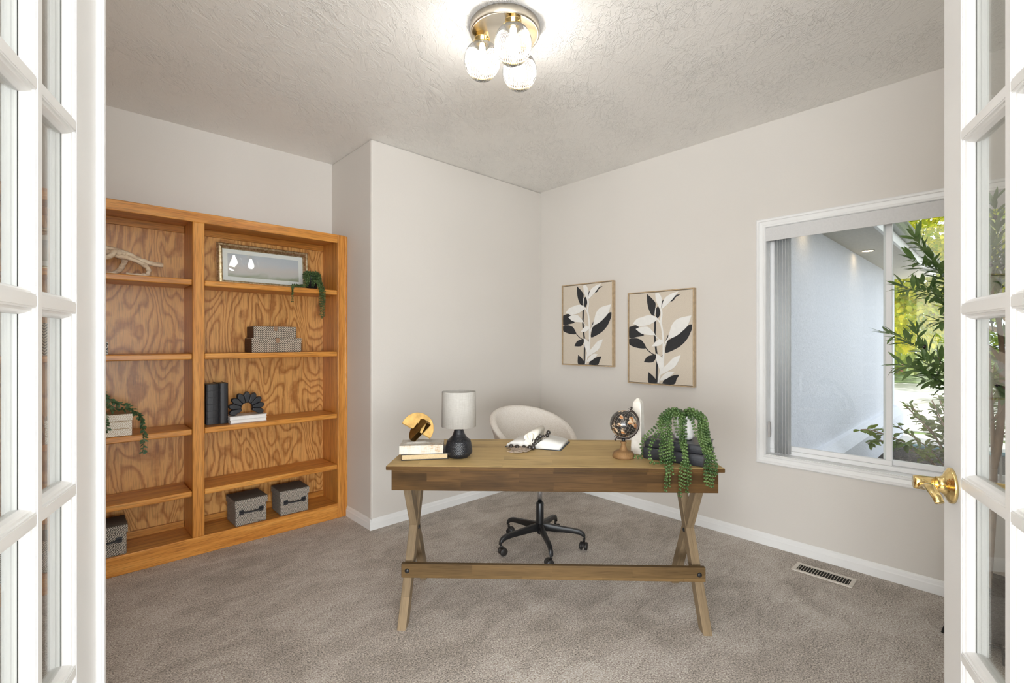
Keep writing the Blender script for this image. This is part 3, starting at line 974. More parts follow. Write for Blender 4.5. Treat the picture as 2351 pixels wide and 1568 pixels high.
chevron_box(0.948, 1.228, SHZ[1] + 0.0985, 0.080, 3.537, 3.695, 'smaller brown and cream chevron box on top of the larger one')

# black books beside the divider
def bound_book(name, x0, x1, y0, y1, z, h, label, cat='book', bands=0, mat=None, group=None):
    """upright book, spine to the front"""
    mat = mat or MAT['black_cloth']
    root = thing(name, label, cat, ((x0 + x1) / 2, y0, z + LIFT), 0, group)
    w, d = (x1 - x0) / 2, y1 - y0
    m2 = MB()
    sp = [(-w, 0.010)] + [(-w * cos(pi * k / 8), 0.010 - 0.010 * sin(pi * k / 8)) for k in range(1, 8)] + [(w, 0.010), (w, d), (w - 0.003, d), (w - 0.003, 0.014), (-w + 0.003, 0.014), (-w + 0.003, d), (-w, d)]
    m2.prism(sp, 0, h, lambda u, v, t: Vector((u, v, t)))
    for k in range(bands):
        zz = h * (k + 1) / (bands + 1)
        b2 = [(-w * cos(pi * q / 8) * 1.01, 0.0095 - 0.0112 * sin(pi * q / 8)) for q in range(9)] + [(w * 0.9, 0.010), (-w * 0.9, 0.010)]
        m2.prism(b2, zz - 0.0022, zz + 0.0022, lambda u, v, t: Vector((u, v, t)))
    m2.build('cover', mat, root, 0.001)
    B('pages', (-w + 0.003, 0.0145, 0.004), (w - 0.003, d - 0.004, h - 0.004), MAT['black_leather'] if cat == 'book' and mat is MAT['black_cloth'] else MAT['paper'], root)
    return root
bound_book('book', 0.676, 0.748, 3.552, 3.725, SHZ[2], 0.262, 'thick black book with ribbed spine next to the bookcase divider', 'book', 5, None, 'black books on the third shelf')
bound_book('book', 0.7495, 0.800, 3.548, 3.722, SHZ[2], 0.264, 'plain black book between the ribbed book and the petal sculpture', 'book', 0, None, 'black books on the third shelf')

# white books under the petal sculpture
def lying_book(x0, x1, y0, y1, z, h, label, rot=0.0, cover=None, pages=None, group=None, name='book'):
    root = thing(name, label, 'book', ((x0 + x1) / 2, (y0 + y1) / 2, z + LIFT), rot, group)
    w, d = (x1 - x0) / 2, (y1 - y0) / 2
    t = 0.0025
    m2 = MB()
    m2.box((-w, -d, 0), (w, d, t)).box((-w, -d, h - t), (w, d, h)).box((-w, d - t, t), (w, d, h - t))
    m2.build('cover', cover, root, 0.0008)
    B('pages', (-w + 0.003, -d + 0.004, t), (w - 0.003, d - t, h - t), pages, root)
    return root
white_cover = flat('white book cover', (0.80, 0.79, 0.77), 0.45)
lying_book(0.800, 1.020, 3.500, 3.640, SHZ[2], 0.021, 'thin white book, lower of the two under the petal sculpture', 0, white_cover, MAT['paper_white'], 'white books on the third shelf')
lying_book(0.797, 1.022, 3.502, 3.642, SHZ[2] + 0.0216, 0.023, 'thin white book, upper of the two under the petal sculpture', 0, white_cover, white_cover, 'white books on the third shelf')
ps = MB()
cz = 0.062
n_p = 9
a0, a1 = radians(-32), radians(212)
for k in range(n_p):
    th = a0 + (a1 - a0) * (k + 0.5) / n_p
    half = (a1 - a0) / n_p / 2 * 0.985
    def P2(r, a, t, s=1.0):
        return Vector((r * cos(th + a), t, cz + r * sin(th + a)))
    out = [(0.034, -half), (0.088, -half)]
    tipn = 7
    for q in range(1, tipn):
        b = -half + 2 * half * q / tipn
        out.append((0.088 + 0.022 * sin(pi * q / tipn), b))
    out += [(0.088, half), (0.034, half)]
    ctr = (0.072, 0.0)
    n = len(out)
    def ring(s, t):
        res = []
        for r, a in out:
            u, v = r * cos(a), r * sin(a)
            cu = 0.072
            res.append(Vector((0, 0, 0)) + Vector(((cu + (u - cu) * s) * cos(th) - v * s * sin(th), t, cz + (cu + (u - cu) * s) * sin(th) + v * s * cos(th))))
        return res
    rings = [ring(1.0, 0.030), ring(1.0, 0.005), ring(0.96, 0.0005), ring(0.86, -0.0030)]
    vs = sum(rings, [])
    fs = []
    for q in range(3):
        fs += [(q * n + i, q * n + (i + 1) % n, (q + 1) * n + (i + 1) % n, (q + 1) * n + i) for i in range(n)]
    fs += [tuple(range(n)), tuple(3 * n + i for i in range(n))]
    ps.add(vs, fs)
pso = ps.build('petal_sculpture', flat('satin black resin', (0.016, 0.017, 0.020), 0.38), None, 0.0015)
zmin = min(v.co.z for v in pso.data.vertices)
pso.location = (0.908, 3.535, SHZ[2] + 0.0216 + 0.023 + 0.0016 - zmin)
tag(pso, 'black fan of petals sculpture standing on two white books', 'sculpture')

# lidded baskets on the bottom shelf
dia = diamonds('black and cream diamond weave', (0.018, 0.016, 0.015), (0.60, 0.55, 0.47), 0.0300, 7.0, 0.5)
dia_lid = diamonds('dark woven lid', (0.020, 0.018, 0.017), (0.30, 0.27, 0.23), 0.006, 2.0, 0.55)
def basket(cx, y0, label, handle=True, rot=0.0):
    root = thing('storage_basket', label, 'basket', (cx, y0 + 0.1, 0.108 + LIFT), rot, 'diamond pattern baskets on the bottom shelf')
    B('body', (-0.094, -0.096, 0), (0.094, 0.096, 0.135), dia, root, 0.005)
    m2 = MB()
    m2.box((-0.099, -0.101, 0.126), (0.099, -0.0955, 0.166)).box((-0.099, 0.0955, 0.126), (0.099, 0.101, 0.166))
    m2.box((-0.099, -0.0955, 0.126), (-0.0935, 0.0955, 0.166)).box((0.0935, -0.0955, 0.126), (0.099, 0.0955, 0.166))
    m2.build('lid_rim', dia, root, 0.001)
    B('lid', (-0.099, -0.101, 0.1655), (0.099, 0.101, 0.170), dia_lid, root, 0.002)
    if handle:
        pts = spline([(-0.066, -0.099, 0.088), (-0.052, -0.106, 0.087), (-0.03, -0.113, 0.086), (0, -0.115, 0.0855), (0.03, -0.113, 0.086), (0.052, -0.106, 0.087), (0.066, -0.099, 0.088)], 5)
        m2 = MB().tube(pts, 0.0105, 10, True, 0.45, (0, 0, 1))
        for sx in (-1, 1):
            m2.box((sx * 0.060 - 0.014, -0.1015, 0.072), (sx * 0.060 + 0.014, -0.0962, 0.103))
        m2.build('handle', MAT['black_leather'], root, 0.001)
    return root
basket(0.916, 3.475, 'diamond-patterned lidded basket nearer the bookcase divider, right bay', True, radians(2))
basket(1.198, 3.475, 'diamond-patterned lidded basket at the far right end of the bottom shelf', True, radians(-1))
basket(0.178, 3.472, 'diamond-patterned lidded basket cut by the left door edge', True, 0)
basket(-0.140, 3.476, 'diamond-patterned lidded basket seen through the left door glass', True, 0)

# tribal box with vase and garland
trib = M('white and tan tribal pattern')
o = trib.xyz(trib.obj())
u = trib.math('PINGPONG', trib.math('ADD', o[0], o[1]), 0.024)
band = trib.math('PINGPONG', o[2], 0.021)
d = trib.math('ADD', trib.math('DIVIDE', u, 0.024), trib.math('DIVIDE', band, 0.021))
st = trib.math('FRACT', trib.math('MULTIPLY', d, 2.5))
c1 = trib.ramp(st, [(0.0, (0.44, 0.32, 0.19)), (0.30, (0.44, 0.32, 0.19)), (0.36, (0.83, 0.79, 0.71)), (1.0, (0.83, 0.79, 0.71))])
line = trib.math('LESS_THAN', band, 0.0022)
trib.set(trib.mix(line, c1, (0.40, 0.29, 0.17)), 0.7)
tb = thing('patterned_box', 'white and tan tribal patterned box on the third left shelf', 'box', (0.118, 3.472, SHZ[2] + LIFT))
B('body', (-0.178, 0, 0), (0.178, 0.20, 0.086), trib.m, tb, 0.002)
B('lid', (-0.180, -0.002, 0.0862), (0.180, 0.202, 0.124), trib.m, tb, 0.002)
ev = thing('eucalyptus_vase', 'white vase with trailing eucalyptus garland on the patterned box', 'vase', (0.095, 3.575, SHZ[2] + 0.1245 + LIFT))
MB().lathe([(0.0, 0.0), (0.040, 0.0), (0.060, 0.03), (0.058, 0.065), (0.036, 0.095), (0.032, 0.102), (0.028, 0.100), (0.030, 0.092), (0.0, 0.085)], 32).build('vessel', MAT['white_ceramic'], ev)
euc = leaf_mat('dusty green leaves', (0.035, 0.085, 0.030), (0.10, 0.17, 0.075), 0.5, 0.1, 25)
def leafy(parent, pts, step, l, w, mat, rnd, name='stem'):
    path = resample(spline(pts, 10), step)
    m2 = MB().tube(path, 0.0013, 5)
    n = len(path)
    for i, p in enumerate(path[1:], 1):
        t = (path[min(i + 1, n - 1)] - path[i - 1]).normalized()
        for sgn in (-1, 1):
            a = Matrix.Rotation(rnd.uniform(0, 2 * pi), 3, t) @ t.orthogonal().normalized()
            dd = (a * 0.9 + t * 0.5).normalized()
            m2.leaf(p, dd, t.cross(a) + Vector((0, 0, 0.5)), l * rnd.uniform(0.7, 1.2), w * rnd.uniform(0.7, 1.2), 0.2)
    return m2.build(name, mat, parent)
re_ = random.Random(11)
for pts in ([(0.0, -0.01, 0.095), (0.03, -0.03, 0.135), (0.075, -0.055, 0.110), (0.13, -0.06, 0.060), (0.195, -0.075, 0.030), (0.235, -0.105, -0.03), (0.248, -0.115, -0.10), (0.252, -0.118, -0.18), (0.246, -0.118, -0.235)],
            [(0.0, -0.01, 0.095), (0.04, -0.03, 0.118), (0.09, -0.05, 0.070), (0.14, -0.06, 0.030), (0.20, -0.075, 0.018), (0.245, -0.115, -0.05), (0.256, -0.120, -0.14)],
            [(0.0, -0.02, 0.095), (0.02, -0.05, 0.125), (0.05, -0.075, 0.075), (0.075, -0.090, 0.020), (0.085, -0.118, -0.03), (0.092, -0.120, -0.085)],
            [(0.0, -0.02, 0.095), (0.01, -0.05, 0.14), (0.045, -0.07, 0.12), (0.09, -0.07, 0.05), (0.12, -0.07, 0.02)],
            [(0.0, 0.0, 0.095), (0.01, 0.0, 0.155), (0.05, -0.02, 0.150), (0.09, -0.04, 0.10), (0.15, -0.05, 0.05)],
            [(0.0, 0.0, 0.095), (-0.03, -0.02, 0.14), (-0.06, -0.05, 0.08), (-0.08, -0.07, 0.03)]):
    leafy(ev, pts, 0.012, 0.024, 0.013, euc, re_)

# small boxes and books behind the left door
zeb = zigzag('black and cream zebra weave', (0.02, 0.018, 0.016), (0.52, 0.48, 0.38), 0.0155, 1.0, 0.045)
for z, h, x0, x1, lab in ((SHZ[1], 0.085, -0.115, 0.080, 'zebra striped box, lower of the pair seen through the left door'),
                          (SHZ[1] + 0.086, 0.085, -0.108, 0.068, 'zebra striped box, upper of the pair seen through the left door')):
    r_ = thing('zebra_box', lab, 'box', ((x0 + x1) / 2, 3.52, z + LIFT), 0, 'zebra boxes on the second shelf')
    B('body', (-(x1 - x0) / 2, 0, 0), ((x1 - x0) / 2, 0.16, h * 0.6), zeb, r_, 0.002)
    B('lid', (-(x1 - x0) / 2 - 0.002, -0.002, h * 0.6 + 0.0002), ((x1 - x0) / 2 + 0.002, 0.162, h), zeb, r_, 0.002)
maze = M('black and white maze print')
mv = maze.n('TexVoronoi', feature='DISTANCE_TO_EDGE')
maze.put(mv.inputs['Vector'], maze.obj())
mv.inputs['Scale'].default_value = 95
maze.set(maze.ramp(mv.outputs['Distance'], [(0.10, (0.03, 0.028, 0.027)), (0.2, (0.70, 0.66, 0.6))]), 0.6)
sb = thing('trinket_box', 'tiny black and white patterned box beside the left door edge', 'box', (0.145, 3.53, SHZ[1] + LIFT))
B('body', (-0.050, 0, 0), (0.050, 0.09, 0.045), maze.m, sb, 0.002)
B('lid', (-0.051, -0.001, 0.0452), (0.051, 0.091, 0.072), maze.m, sb, 0.002)
for k in range(3):
    x = -0.246 + k * 0.040
    bound_book('book', x, x + 0.038, 3.53, 3.71, SHZ[1], 0.236 - 0.004 * k,
               ('white book at the far left of the second shelf', 'white book standing in the middle of three white books', 'white book standing nearest the zebra boxes')[k], 'book', 0, white_cover, 'white books on the second shelf')

# ================================================================== DESK
DROT = radians(-1.65)
fc = (0.186, 2.106)                       # middle of the front edge, camera axes
nx, ny = -sin(DROT), cos(DROT)
dc = C(fc[0] + nx * 0.30, fc[1] + ny * 0.30)
DZ = 0.760
desk = thing('desk', 'brown wooden desk with crossed legs in the middle of the carpet', 'desk', (dc.x, dc.y, 0), YAW + DROT)
tt_ = B('tabletop', (-0.7555, -0.30, 0.7405), (0.7555, 0.30, DZ), MAT['desk_top'], desk, 0.004)
tt_.data.materials.append(MAT['desk_front'])          # top's edges take the darker apron wood: shade put into the colour
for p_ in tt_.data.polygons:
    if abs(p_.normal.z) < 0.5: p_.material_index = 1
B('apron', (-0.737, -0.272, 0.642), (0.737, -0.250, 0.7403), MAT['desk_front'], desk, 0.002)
B('apron', (-0.737, 0.250, 0.642), (0.737, 0.272, 0.7403), MAT['desk_front'], desk, 0.002)
for sx in (-1, 1):
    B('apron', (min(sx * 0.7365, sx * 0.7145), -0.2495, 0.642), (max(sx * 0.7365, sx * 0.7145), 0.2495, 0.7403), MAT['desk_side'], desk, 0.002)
def leg(x0, x1, yb, yt):
    m2 = MB()
    hw = 0.0335
    out = [(yb - hw, 0.0), (yb + hw, 0.0), (yt + hw, 0.7402), (yt - hw, 0.7402)]
    m2.prism(out, x0, x1, lambda u, v, t: Vector((t, u, v)))
    return m2.build('leg', MAT['desk_leg' if yt > yb else 'desk_leg_b'], desk, 0.003)
for sx in (-1, 1):
    c = sx * 0.693
    leg(c - 0.0205, c + 0.0205, -0.236, 0.205)
    leg(c - 0.0185, c + 0.0185, 0.228, -0.205)
    def bolt(x, y, z, axis):
        R_ = Matrix.Rotation(pi / 2, 4, 'X') if axis == 'y' else Matrix.Rotation(-sx * pi / 2, 4, 'Y')
        MB().lathe([(0.0, 0.0065), (0.006, 0.006), (0.0105, 0.003), (0.0115, 0.0)], 20, (0, 0, 0), Matrix.Translation((x, y, z)) @ R_).build('bolt', MAT['black_metal'], desk)
    bolt(c - sx * 0.0205, -0.004, 0.372, 'x')
    bolt(sx * 0.693, -0.1622, 0.222, 'y')
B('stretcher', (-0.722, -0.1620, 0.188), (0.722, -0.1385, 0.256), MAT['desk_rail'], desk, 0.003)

def onto(px, py, z=DZ):
    """the point of the plane at height z that the photograph shows at (px, py), in camera axes"""
    Yd = (EYE - z) * 1085.0 / (py - 784.0)
    return (px - 1175.5) / 1085.0 * Yd, Yd
def ray(px, py, Yd):
    """camera-axes point on the sight line at depth Yd"""
    return Vector(((px - 1175.5) / 1085.0 * Yd, Yd, EYE - (py - 784.0) / 1085.0 * Yd))
def w3(v):
    return C(v.x, v.y, v.z)

# ------------------------------------------------------------------ left end of the desk
def desk_book(cx, cy, w, d, z, h, rot, label, cover, pages, spine='left', group=None):
    p = C(cx, cy)
    root = thing('book', label, 'book', (p.x, p.y, z + LIFT), YAW + rot, group)
    t = 0.003
    m2 = MB()
    m2.box((-w / 2, -d / 2, 0), (w / 2, d / 2, t)).box((-w / 2, -d / 2, h - t), (w / 2, d / 2, h))
    if spine == 'left': m2.box((-w / 2, -d / 2, t), (-w / 2 + t, d / 2, h - t))
    if spine == 'front': m2.box((-w / 2, -d / 2, t), (w / 2, -d / 2 + t, h - t))
    if spine == 'back': m2.box((-w / 2, d / 2 - t, t), (w / 2, d / 2, h - t))
    m2.build('cover', cover, root, 0.001)
    e = 0.0045
    lo = [-w / 2 + e, -d / 2 + e, t]
    hi = [w / 2 - e, d / 2 - e, h - t]
    if spine == 'left': lo[0] = -w / 2 + t
    if spine == 'front': lo[1] = -d / 2 + t
    if spine == 'back': hi[1] = d / 2 - t
    B('pages', lo, hi, pages, root)
    return root
tan_paper = flat('cream page edges', (0.56, 0.43, 0.25), 0.8, 0, 0.08, 200)
br = radians(9)
desk_book(-0.425, 2.318, 0.220, 0.165, DZ, 0.0285, br, 'black book with cream page edges under the whitewashed block', MAT['black_cloth'], tan_paper, 'back')
wb_m = M('whitewashed distressed wood')
v = wb_m.obj()
g = wb_m.noise(wb_m.scaled(v, (45, 45, 260)), 1.0, 4, 0.7)
g2 = wb_m.noise(wb_m.scaled(v, (220, 45, 40)), 1.0, 3, 0.7)
blot = wb_m.noise(v, 16, 3, 0.6)
f = wb_m.math('ADD', wb_m.math('ADD', wb_m.math('MULTIPLY', g, 0.45), wb_m.math('MULTIPLY', g2, 0.35)), wb_m.math('MULTIPLY', blot, 0.5))
wb_m.set(wb_m.ramp(f, [(0.62, (0.62, 0.585, 0.53)), (0.72, (0.56, 0.49, 0.39)), (0.80, (0.40, 0.25, 0.12))]), 0.8)
wb_m.bump(f, 0.3, 0.002)
p = C(-0.436, 2.302)
blk = thing('wooden_block', 'whitewashed wooden block with hollowed top, lying on a black book', 'wooden block', (p.x, p.y, DZ + 0.0285 + 2 * LIFT), YAW + radians(6))
bm_v, bm_f = [], []
NX, NY = 24, 16
w_, d_, h_ = 0.204, 0.140, 0.040
for j in range(NY + 1):
    for i in range(NX + 1):
        x, y = -w_ / 2 + w_ * i / NX, -d_ / 2 + d_ * j / NY
        r = ((x + 0.02) / 0.062) ** 2 + ((y + 0.018) / 0.036) ** 2
        dip = 0.014 * max(0.0, 1 - r) ** 0.7 if r < 1 else 0.0
        z = h_ - dip - 0.0015 * abs(noise.noise(Vector((x * 40, y * 40, 0))))
        bm_v.append((x, y, z))
nv = len(bm_v)
for j in range(NY + 1):
    for i in range(NX + 1):
        bm_v.append((bm_v[j * (NX + 1) + i][0], bm_v[j * (NX + 1) + i][1], 0.0))
idx = lambda i, j, b=0: b * nv + j * (NX + 1) + i
for j in range(NY):
    for i in range(NX):
        bm_f.append((idx(i, j), idx(i + 1, j), idx(i + 1, j + 1), idx(i, j + 1)))
        bm_f.append((idx(i, j, 1), idx(i, j + 1, 1), idx(i + 1, j + 1, 1), idx(i + 1, j, 1)))
for i in range(NX):
    bm_f.append((idx(i, 0), idx(i, 0, 1), idx(i + 1, 0, 1), idx(i + 1, 0)))
    bm_f.append((idx(i, NY), idx(i + 1, NY), idx(i + 1, NY, 1), idx(i, NY, 1)))
for j in range(NY):
    bm_f.append((idx(0, j), idx(0, j + 1), idx(0, j + 1, 1), idx(0, j, 1)))
    bm_f.append((idx(NX, j), idx(NX, j, 1), idx(NX, j + 1, 1), idx(NX, j + 1)))
mb = MB(); mb.add(bm_v, bm_f); mb.build('block', wb_m.m, blk)

# brass knot: two half-disc shells interlocked at right angles
bz = DZ + 0.0285 + 0.040
bs = thing('brass_sculpture', 'aged brass sculpture of two interlocked half rings on the wooden block', 'sculpture', (0, 0, 0))
sc_c = ray(961, 986, 2.335)
q = w3(sc_c)
bs.location = q
bs.rotation_euler = (0, 0, YAW)
def half_shell(M3, name, r, gap, slot):
    """two parallel fan plates joined by a curved rim; open on the straight side"""
    th = 0.0016
    m2 = MB()
    n = 64
    a0, a1 = radians(-8), radians(188)
    arc = [(r * cos(a0 + (a1 - a0) * k / n), r * sin(a0 + (a1 - a0) * k / n)) for k in range(n + 1)]
    for sgn in (-1, 1):
        out = list(arc)
        if slot:      # notch where the other shell passes
            out += [(-slot, arc[-1][1]), (-slot * 0.75, r * 0.30), (slot * 0.75, r * 0.30), (slot, arc[0][1])]
        t0, t1 = sorted((sgn * gap / 2, sgn * (gap / 2 - th)))
        m2.prism(out, t0, t1, lambda u, v, t: M3 @ Vector((u, t, v)))
    s = (r - th) / r
    vs, fs = [], []
    for (u, v) in arc:
        for k, t in ((1, -gap / 2), (1, gap / 2), (s, gap / 2), (s, -gap / 2)):
            vs.append(M3 @ Vector((u * k, t, v * k)))
    for k in range(n):
        fs += [(k * 4 + q, k * 4 + (q + 1) % 4, k * 4 + 4 + (q + 1) % 4, k * 4 + 4 + q) for q in range(4)]
    fs += [(0, 1, 2, 3), (n * 4 + 3, n * 4 + 2, n * 4 + 1, n * 4)]
    m2.add(vs, fs, False)
    return m2.build(name, MAT['brass_aged'], bs, 0.0006)
def axes(L, nrm, off, flip=1):
    L = Vector(L).normalized()
    nrm = Vector(nrm)
    nrm = (nrm - L * nrm.dot(L)).normalized()
    op = nrm.cross(L) * flip              # the open side looks this way
    R3 = Matrix((L, nrm, -op)).transposed()
    off = Vector(off)
    class Placed:
        def __matmul__(s, v):
            return R3 @ v + off
    return Placed()
half_shell(axes((0.87, 0.05, -0.49), (0.22, -0.92, 0.33), (-0.006, 0.0, -0.012), -1), 'half_ring', 0.079, 0.030, 0.018)
half_shell(axes((-0.69, 0.05, -0.73), (-0.55, -0.60, 0.52), (0.012, -0.022, -0.020)), 'half_ring', 0.060, 0.030, 0)
bpy.context.view_layer.update()
lo = min((o.matrix_world @ v.co).z for o in bs.children for v in o.data.vertices)
bs.location.z += (bz + 2 * LIFT - 0.004) - lo

# table lamp
p = C(-0.2586, 2.300)
lamp = thing('table_lamp', 'table lamp with black hammered base and white drum shade on the desk', 'lamp', (p.x, p.y, DZ + LIFT))
ham = flat('black hammered ceramic', (0.013, 0.0135, 0.016), 0.33, 0, 0.08)
LP = [(0.0, 0.0), (0.046, 0.0), (0.050, 0.004), (0.051, 0.006), (0.0645, 0.019), (0.0655, 0.024), (0.0655, 0.030), (0.0635, 0.048), (0.060, 0.068), (0.0570, 0.0795), (0.0555, 0.0815), (0.0520, 0.0845), (0.043, 0.091), (0.034, 0.101), (0.028, 0.113), (0.0245, 0.124), (0.0225, 0.131), (0.021, 0.1335), (0.014, 0.1335), (0.013, 0.131), (0.0, 0.131)]
dense = [LP[0]]
for (r0, z0), (r1, z1) in zip(LP, LP[1:]):
    n = max(1, int(sqrt((r1 - r0) ** 2 + (z1 - z0) ** 2) / 0.0011)) if z0 > 0.015 and r1 > 0.022 else 1
    dense += [(r0 + (r1 - r0) * k / n, z0 + (z1 - z0) * k / n) for k in range(1, n + 1)]
def hammer(a, z):
    if z < 0.018 or z > 0.130: return 0.0
    p_ = 0.0060
    row = z / p_
    return -0.024 * (0.5 - 0.5 * cos(2 * pi * row)) * (0.5 - 0.5 * cos(44 * a + pi * (int(row) % 2)))
MB().lathe(dense, 264, (0, 0, 0), None, hammer).build('base', ham, lamp)
MB().lathe([(0.0, 0.131), (0.0105, 0.131), (0.0105, 0.140), (0.013, 0.141), (0.013, 0.190), (0.0, 0.190)], 24).build('socket', MAT['brass'], lamp)
lin = M('off-white linen shade')
vo = lin.obj()
g = lin.noise(lin.scaled(vo, (60, 60, 500)), 1.0, 2)
g2 = lin.noise(lin.scaled(vo, (400, 400, 20)), 1.0, 2)
lin.set(lin.ramp(lin.math('MULTIPLY', lin.math('ADD', g, g2), 0.5), [(0.35, (0.37, 0.35, 0.318)), (0.65, (0.455, 0.438, 0.405))]), 0.9)
lin.bump(g, 0.2, 0.001)
MB().lathe([(0.0815, 0.318), (0.0835, 0.148), (0.0820, 0.148), (0.0800, 0.318), (0.0815, 0.318)], 64, cap=False).build('lamp_shade', lin.m, lamp)
m2 = MB()
m2.lathe([(0.012, 0.176), (0.016, 0.176), (0.016, 0.179), (0.012, 0.179), (0.012, 0.176)], 20, cap=False)
for k in range(3):
    a = 2 * pi * k / 3
    m2.tube([(0.014 * cos(a), 0.014 * sin(a), 0.1775), (0.0815 * cos(a), 0.0815 * sin(a), 0.1775)], 0.0016, 6)
m2.build('shade_spider', MAT['brass'], lamp)
dn = lambda X, Y_, Z: Vector((X, Y_, Z))
MB().tube(spline([(-0.044, 0.018, 0.008), (-0.053, 0.040, 0.010), (-0.057, 0.080, 0.012), (-0.052, 0.130, 0.004), (-0.050, 0.200, 0.003), (-0.050, 0.300, 0.003)], 6), 0.0022, 6).build('cord', flat('clear lamp cord', (0.18, 0.17, 0.16), 0.3), lamp)
for ch in lamp.children:
    if ch.name.startswith('cord'):
        ch.rotation_euler = (0, 0, YAW)

# ------------------------------------------------------------------ open book with a bead garland
ob_rot = radians(-19)
X0, Y0 = 0.142, 2.572
p = C(X0, Y0)
ob = thing('open_book', 'open book with folded middle pages lying on the desk', 'book', (p.x, p.y, DZ + LIFT), YAW + ob_rot)
D2 = 0.108                                # half of the spine's length
m2 = MB()
m2.box((-0.150, -D2 - 0.004, 0), (-0.006, D2 + 0.004, 0.003)).box((0.006, -D2 - 0.004, 0), (0.152, D2 + 0.004, 0.003)).box((-0.006, -D2 - 0.004, 0), (0.006, D2 + 0.004, 0.002))
m2.build('cover', flat('navy black cover', (0.022, 0.026, 0.036), 0.45), ob, 0.0008)
def page_block(sx, hgt, name):
    top = []
    for k in range(13):
        t = k / 12
        x = 0.004 + t * 0.138
        z = 0.004 + hgt * (sin(min(1.0, t * 3.2) * pi / 2) * (1 - 0.62 * t ** 1.4)) + 0.0005
        top.append((x, z))
    out = top + [(0.144, 0.0032), (0.004, 0.0032)]
    out = [(sx * u, v) for u, v in out]
    m2 = MB().prism(out, -D2, D2, lambda u, v, t: Vector((u, t, v)), True)
    return m2.build(name, MAT['paper_white'], ob)
page_block(1, 0.034, 'pages')
page_block(-1, 0.026, 'pages')
def curl(pts, name):
    n = len(pts)
    vs = [Vector((u, y, v)) for y in (-D2 + 0.002, D2 - 0.004) for u, v in pts]
    m2 = MB()
    m2.add(vs, [(i, i + 1, n + i + 1, n + i) for i in range(n - 1)], True)
    return m2.build(name, MAT['paper'], ob, 0, 2, 0.0012)
def loop(tx, tz, w, h):
    """a page rolled back into its gutter"""
    base = Vector((0, 0.012))
    d = Vector((tx, tz)).normalized()
    s = Vector((d.y, -d.x))
    raw = [tuple(base + d * (h * a) + s * (w * b)) for a, b in ((0, 0), (0.3, -0.10), (0.55, -0.34), (0.80, -0.50), (0.95, -0.36), (1.0, 0.0), (0.94, 0.36), (0.78, 0.50), (0.52, 0.34), (0.28, 0.10), (0.02, 0.01))]
    return [(p_.x, p_.y) for p_ in spline([Vector((u, v, 0)) for u, v in raw], 4)]
curl(loop(-0.62, 1.0, 0.036, 0.070), 'folded_page')
curl(loop(-0.16, 1.0, 0.036, 0.072), 'folded_page')
curl(loop(-1.0, 0.62, 0.028, 0.050), 'folded_page')

bead_m = flat('dark wooden bead', (0.035, 0.028, 0.023), 0.22, 0, 0.35, 60)
gar = thing('bead_garland', 'dark wooden bead garland with raffia tassel draped over the open book', 'garland', w3(ray(1240, 1015, 2.50)), YAW)
gc = ray(1240, 1015, 2.50)
track = [(1259, 993, 2.615, 5.2), (1256.5, 999, 2.60, 4.6), (1248, 1001, 2.57, 3.4), (1240.5, 1002, 2.545, 5.0), (1234, 1006.5, 2.525, 5.0), (1229, 1009, 2.51, 3.6), (1226.5, 1012.5, 2.495, 5.4), (1224.5, 1019, 2.475, 3.2),
         (1224, 1026, 2.440, 5.6), (1216, 1024.5, 2.442, 5.4), (1203, 1024, 2.450, 5.2), (1187, 1022, 2.464, 5.0), (1173.5, 1020, 2.478, 5.0)]
track_pts = []
for k, (px, py, Yd, rp) in enumerate(track):
    q = ray(px, py, Yd)
    r = rp * Yd / 1085.0
    if k >= 8:
        q.z = DZ + r + 0.001
    track_pts.append(q - gc)
    MB().ball(q - gc, r, 18, 12).build('bead', bead_m, gar)
MB().tube(spline(track_pts, 4), 0.0012, 5).build('string', flat('black cord', (0.02, 0.02, 0.02), 0.8), gar)
raffia = flat('raffia tassel', (0.46, 0.37, 0.29), 0.85, 0, 0.3, 160)
rt = random.Random(5)
m2 = MB()
for k in range(85):
    a = ray(1222 + rt.uniform(-1.5, 1), 1031 + rt.uniform(-2, 2.0), 2.425)
    b = ray(1205, 1033 + rt.uniform(-5, 7), 2.40)
    c = ray(1188 + rt.uniform(-8, 4), 1033 + rt.uniform(-10, 9), 2.39)
    e = ray(1170 + rt.uniform(-7, 14), 1028 + rt.uniform(-6, 12), 2.40)
    pts = []
    for q, hz in ((a, 0.009), (b, 0.012), (c, 0.009), (e, 0.004)):
        X, Yd = onto(1175.5 + q.x * 1085 / q.y, 784 + (EYE - q.z) * 1085 / q.y)
        pts.append(Vector((X, Yd, DZ + 0.0015 + rt.uniform(0.15, 1.0) * hz)) - gc)
    m2.tube(spline(pts, 5), 0.0013, 5)
m2.build('tassel', raffia, gar)

# ------------------------------------------------------------------ globe
p = C(0.539, 2.285)
gl_ = thing('desk_globe', 'small black desk globe on a turned wooden foot', 'globe', (p.x, p.y, DZ + LIFT), YAW)
foot_m = desk_wood('turned mango wood', 2, 0, (0.20, 0.105, 0.042), (0.36, 0.215, 0.10), 5.0, 5.0)
MB().lathe([(0.0, 0.0), (0.050, 0.0), (0.051, 0.003), (0.0525, 0.006), (0.052, 0.014), (0.049, 0.018), (0.046, 0.027), (0.034, 0.033), (0.0215, 0.036), (0.019, 0.040), (0.0145, 0.052), (0.0105, 0.062), (0.0100, 0.066), (0.0150, 0.070), (0.0155, 0.074), (0.012, 0.078), (0.0, 0.078)], 48).build('foot', foot_m, gl_)
MB().lathe([(0.0085, 0.077), (0.0085, 0.093), (0.0, 0.093)], 20).build('post', MAT['black_metal'], gl_)
gz = 0.163
gr = 0.0645
tilt = Matrix.Rotation(radians(27), 4, 'Y')
arc = []
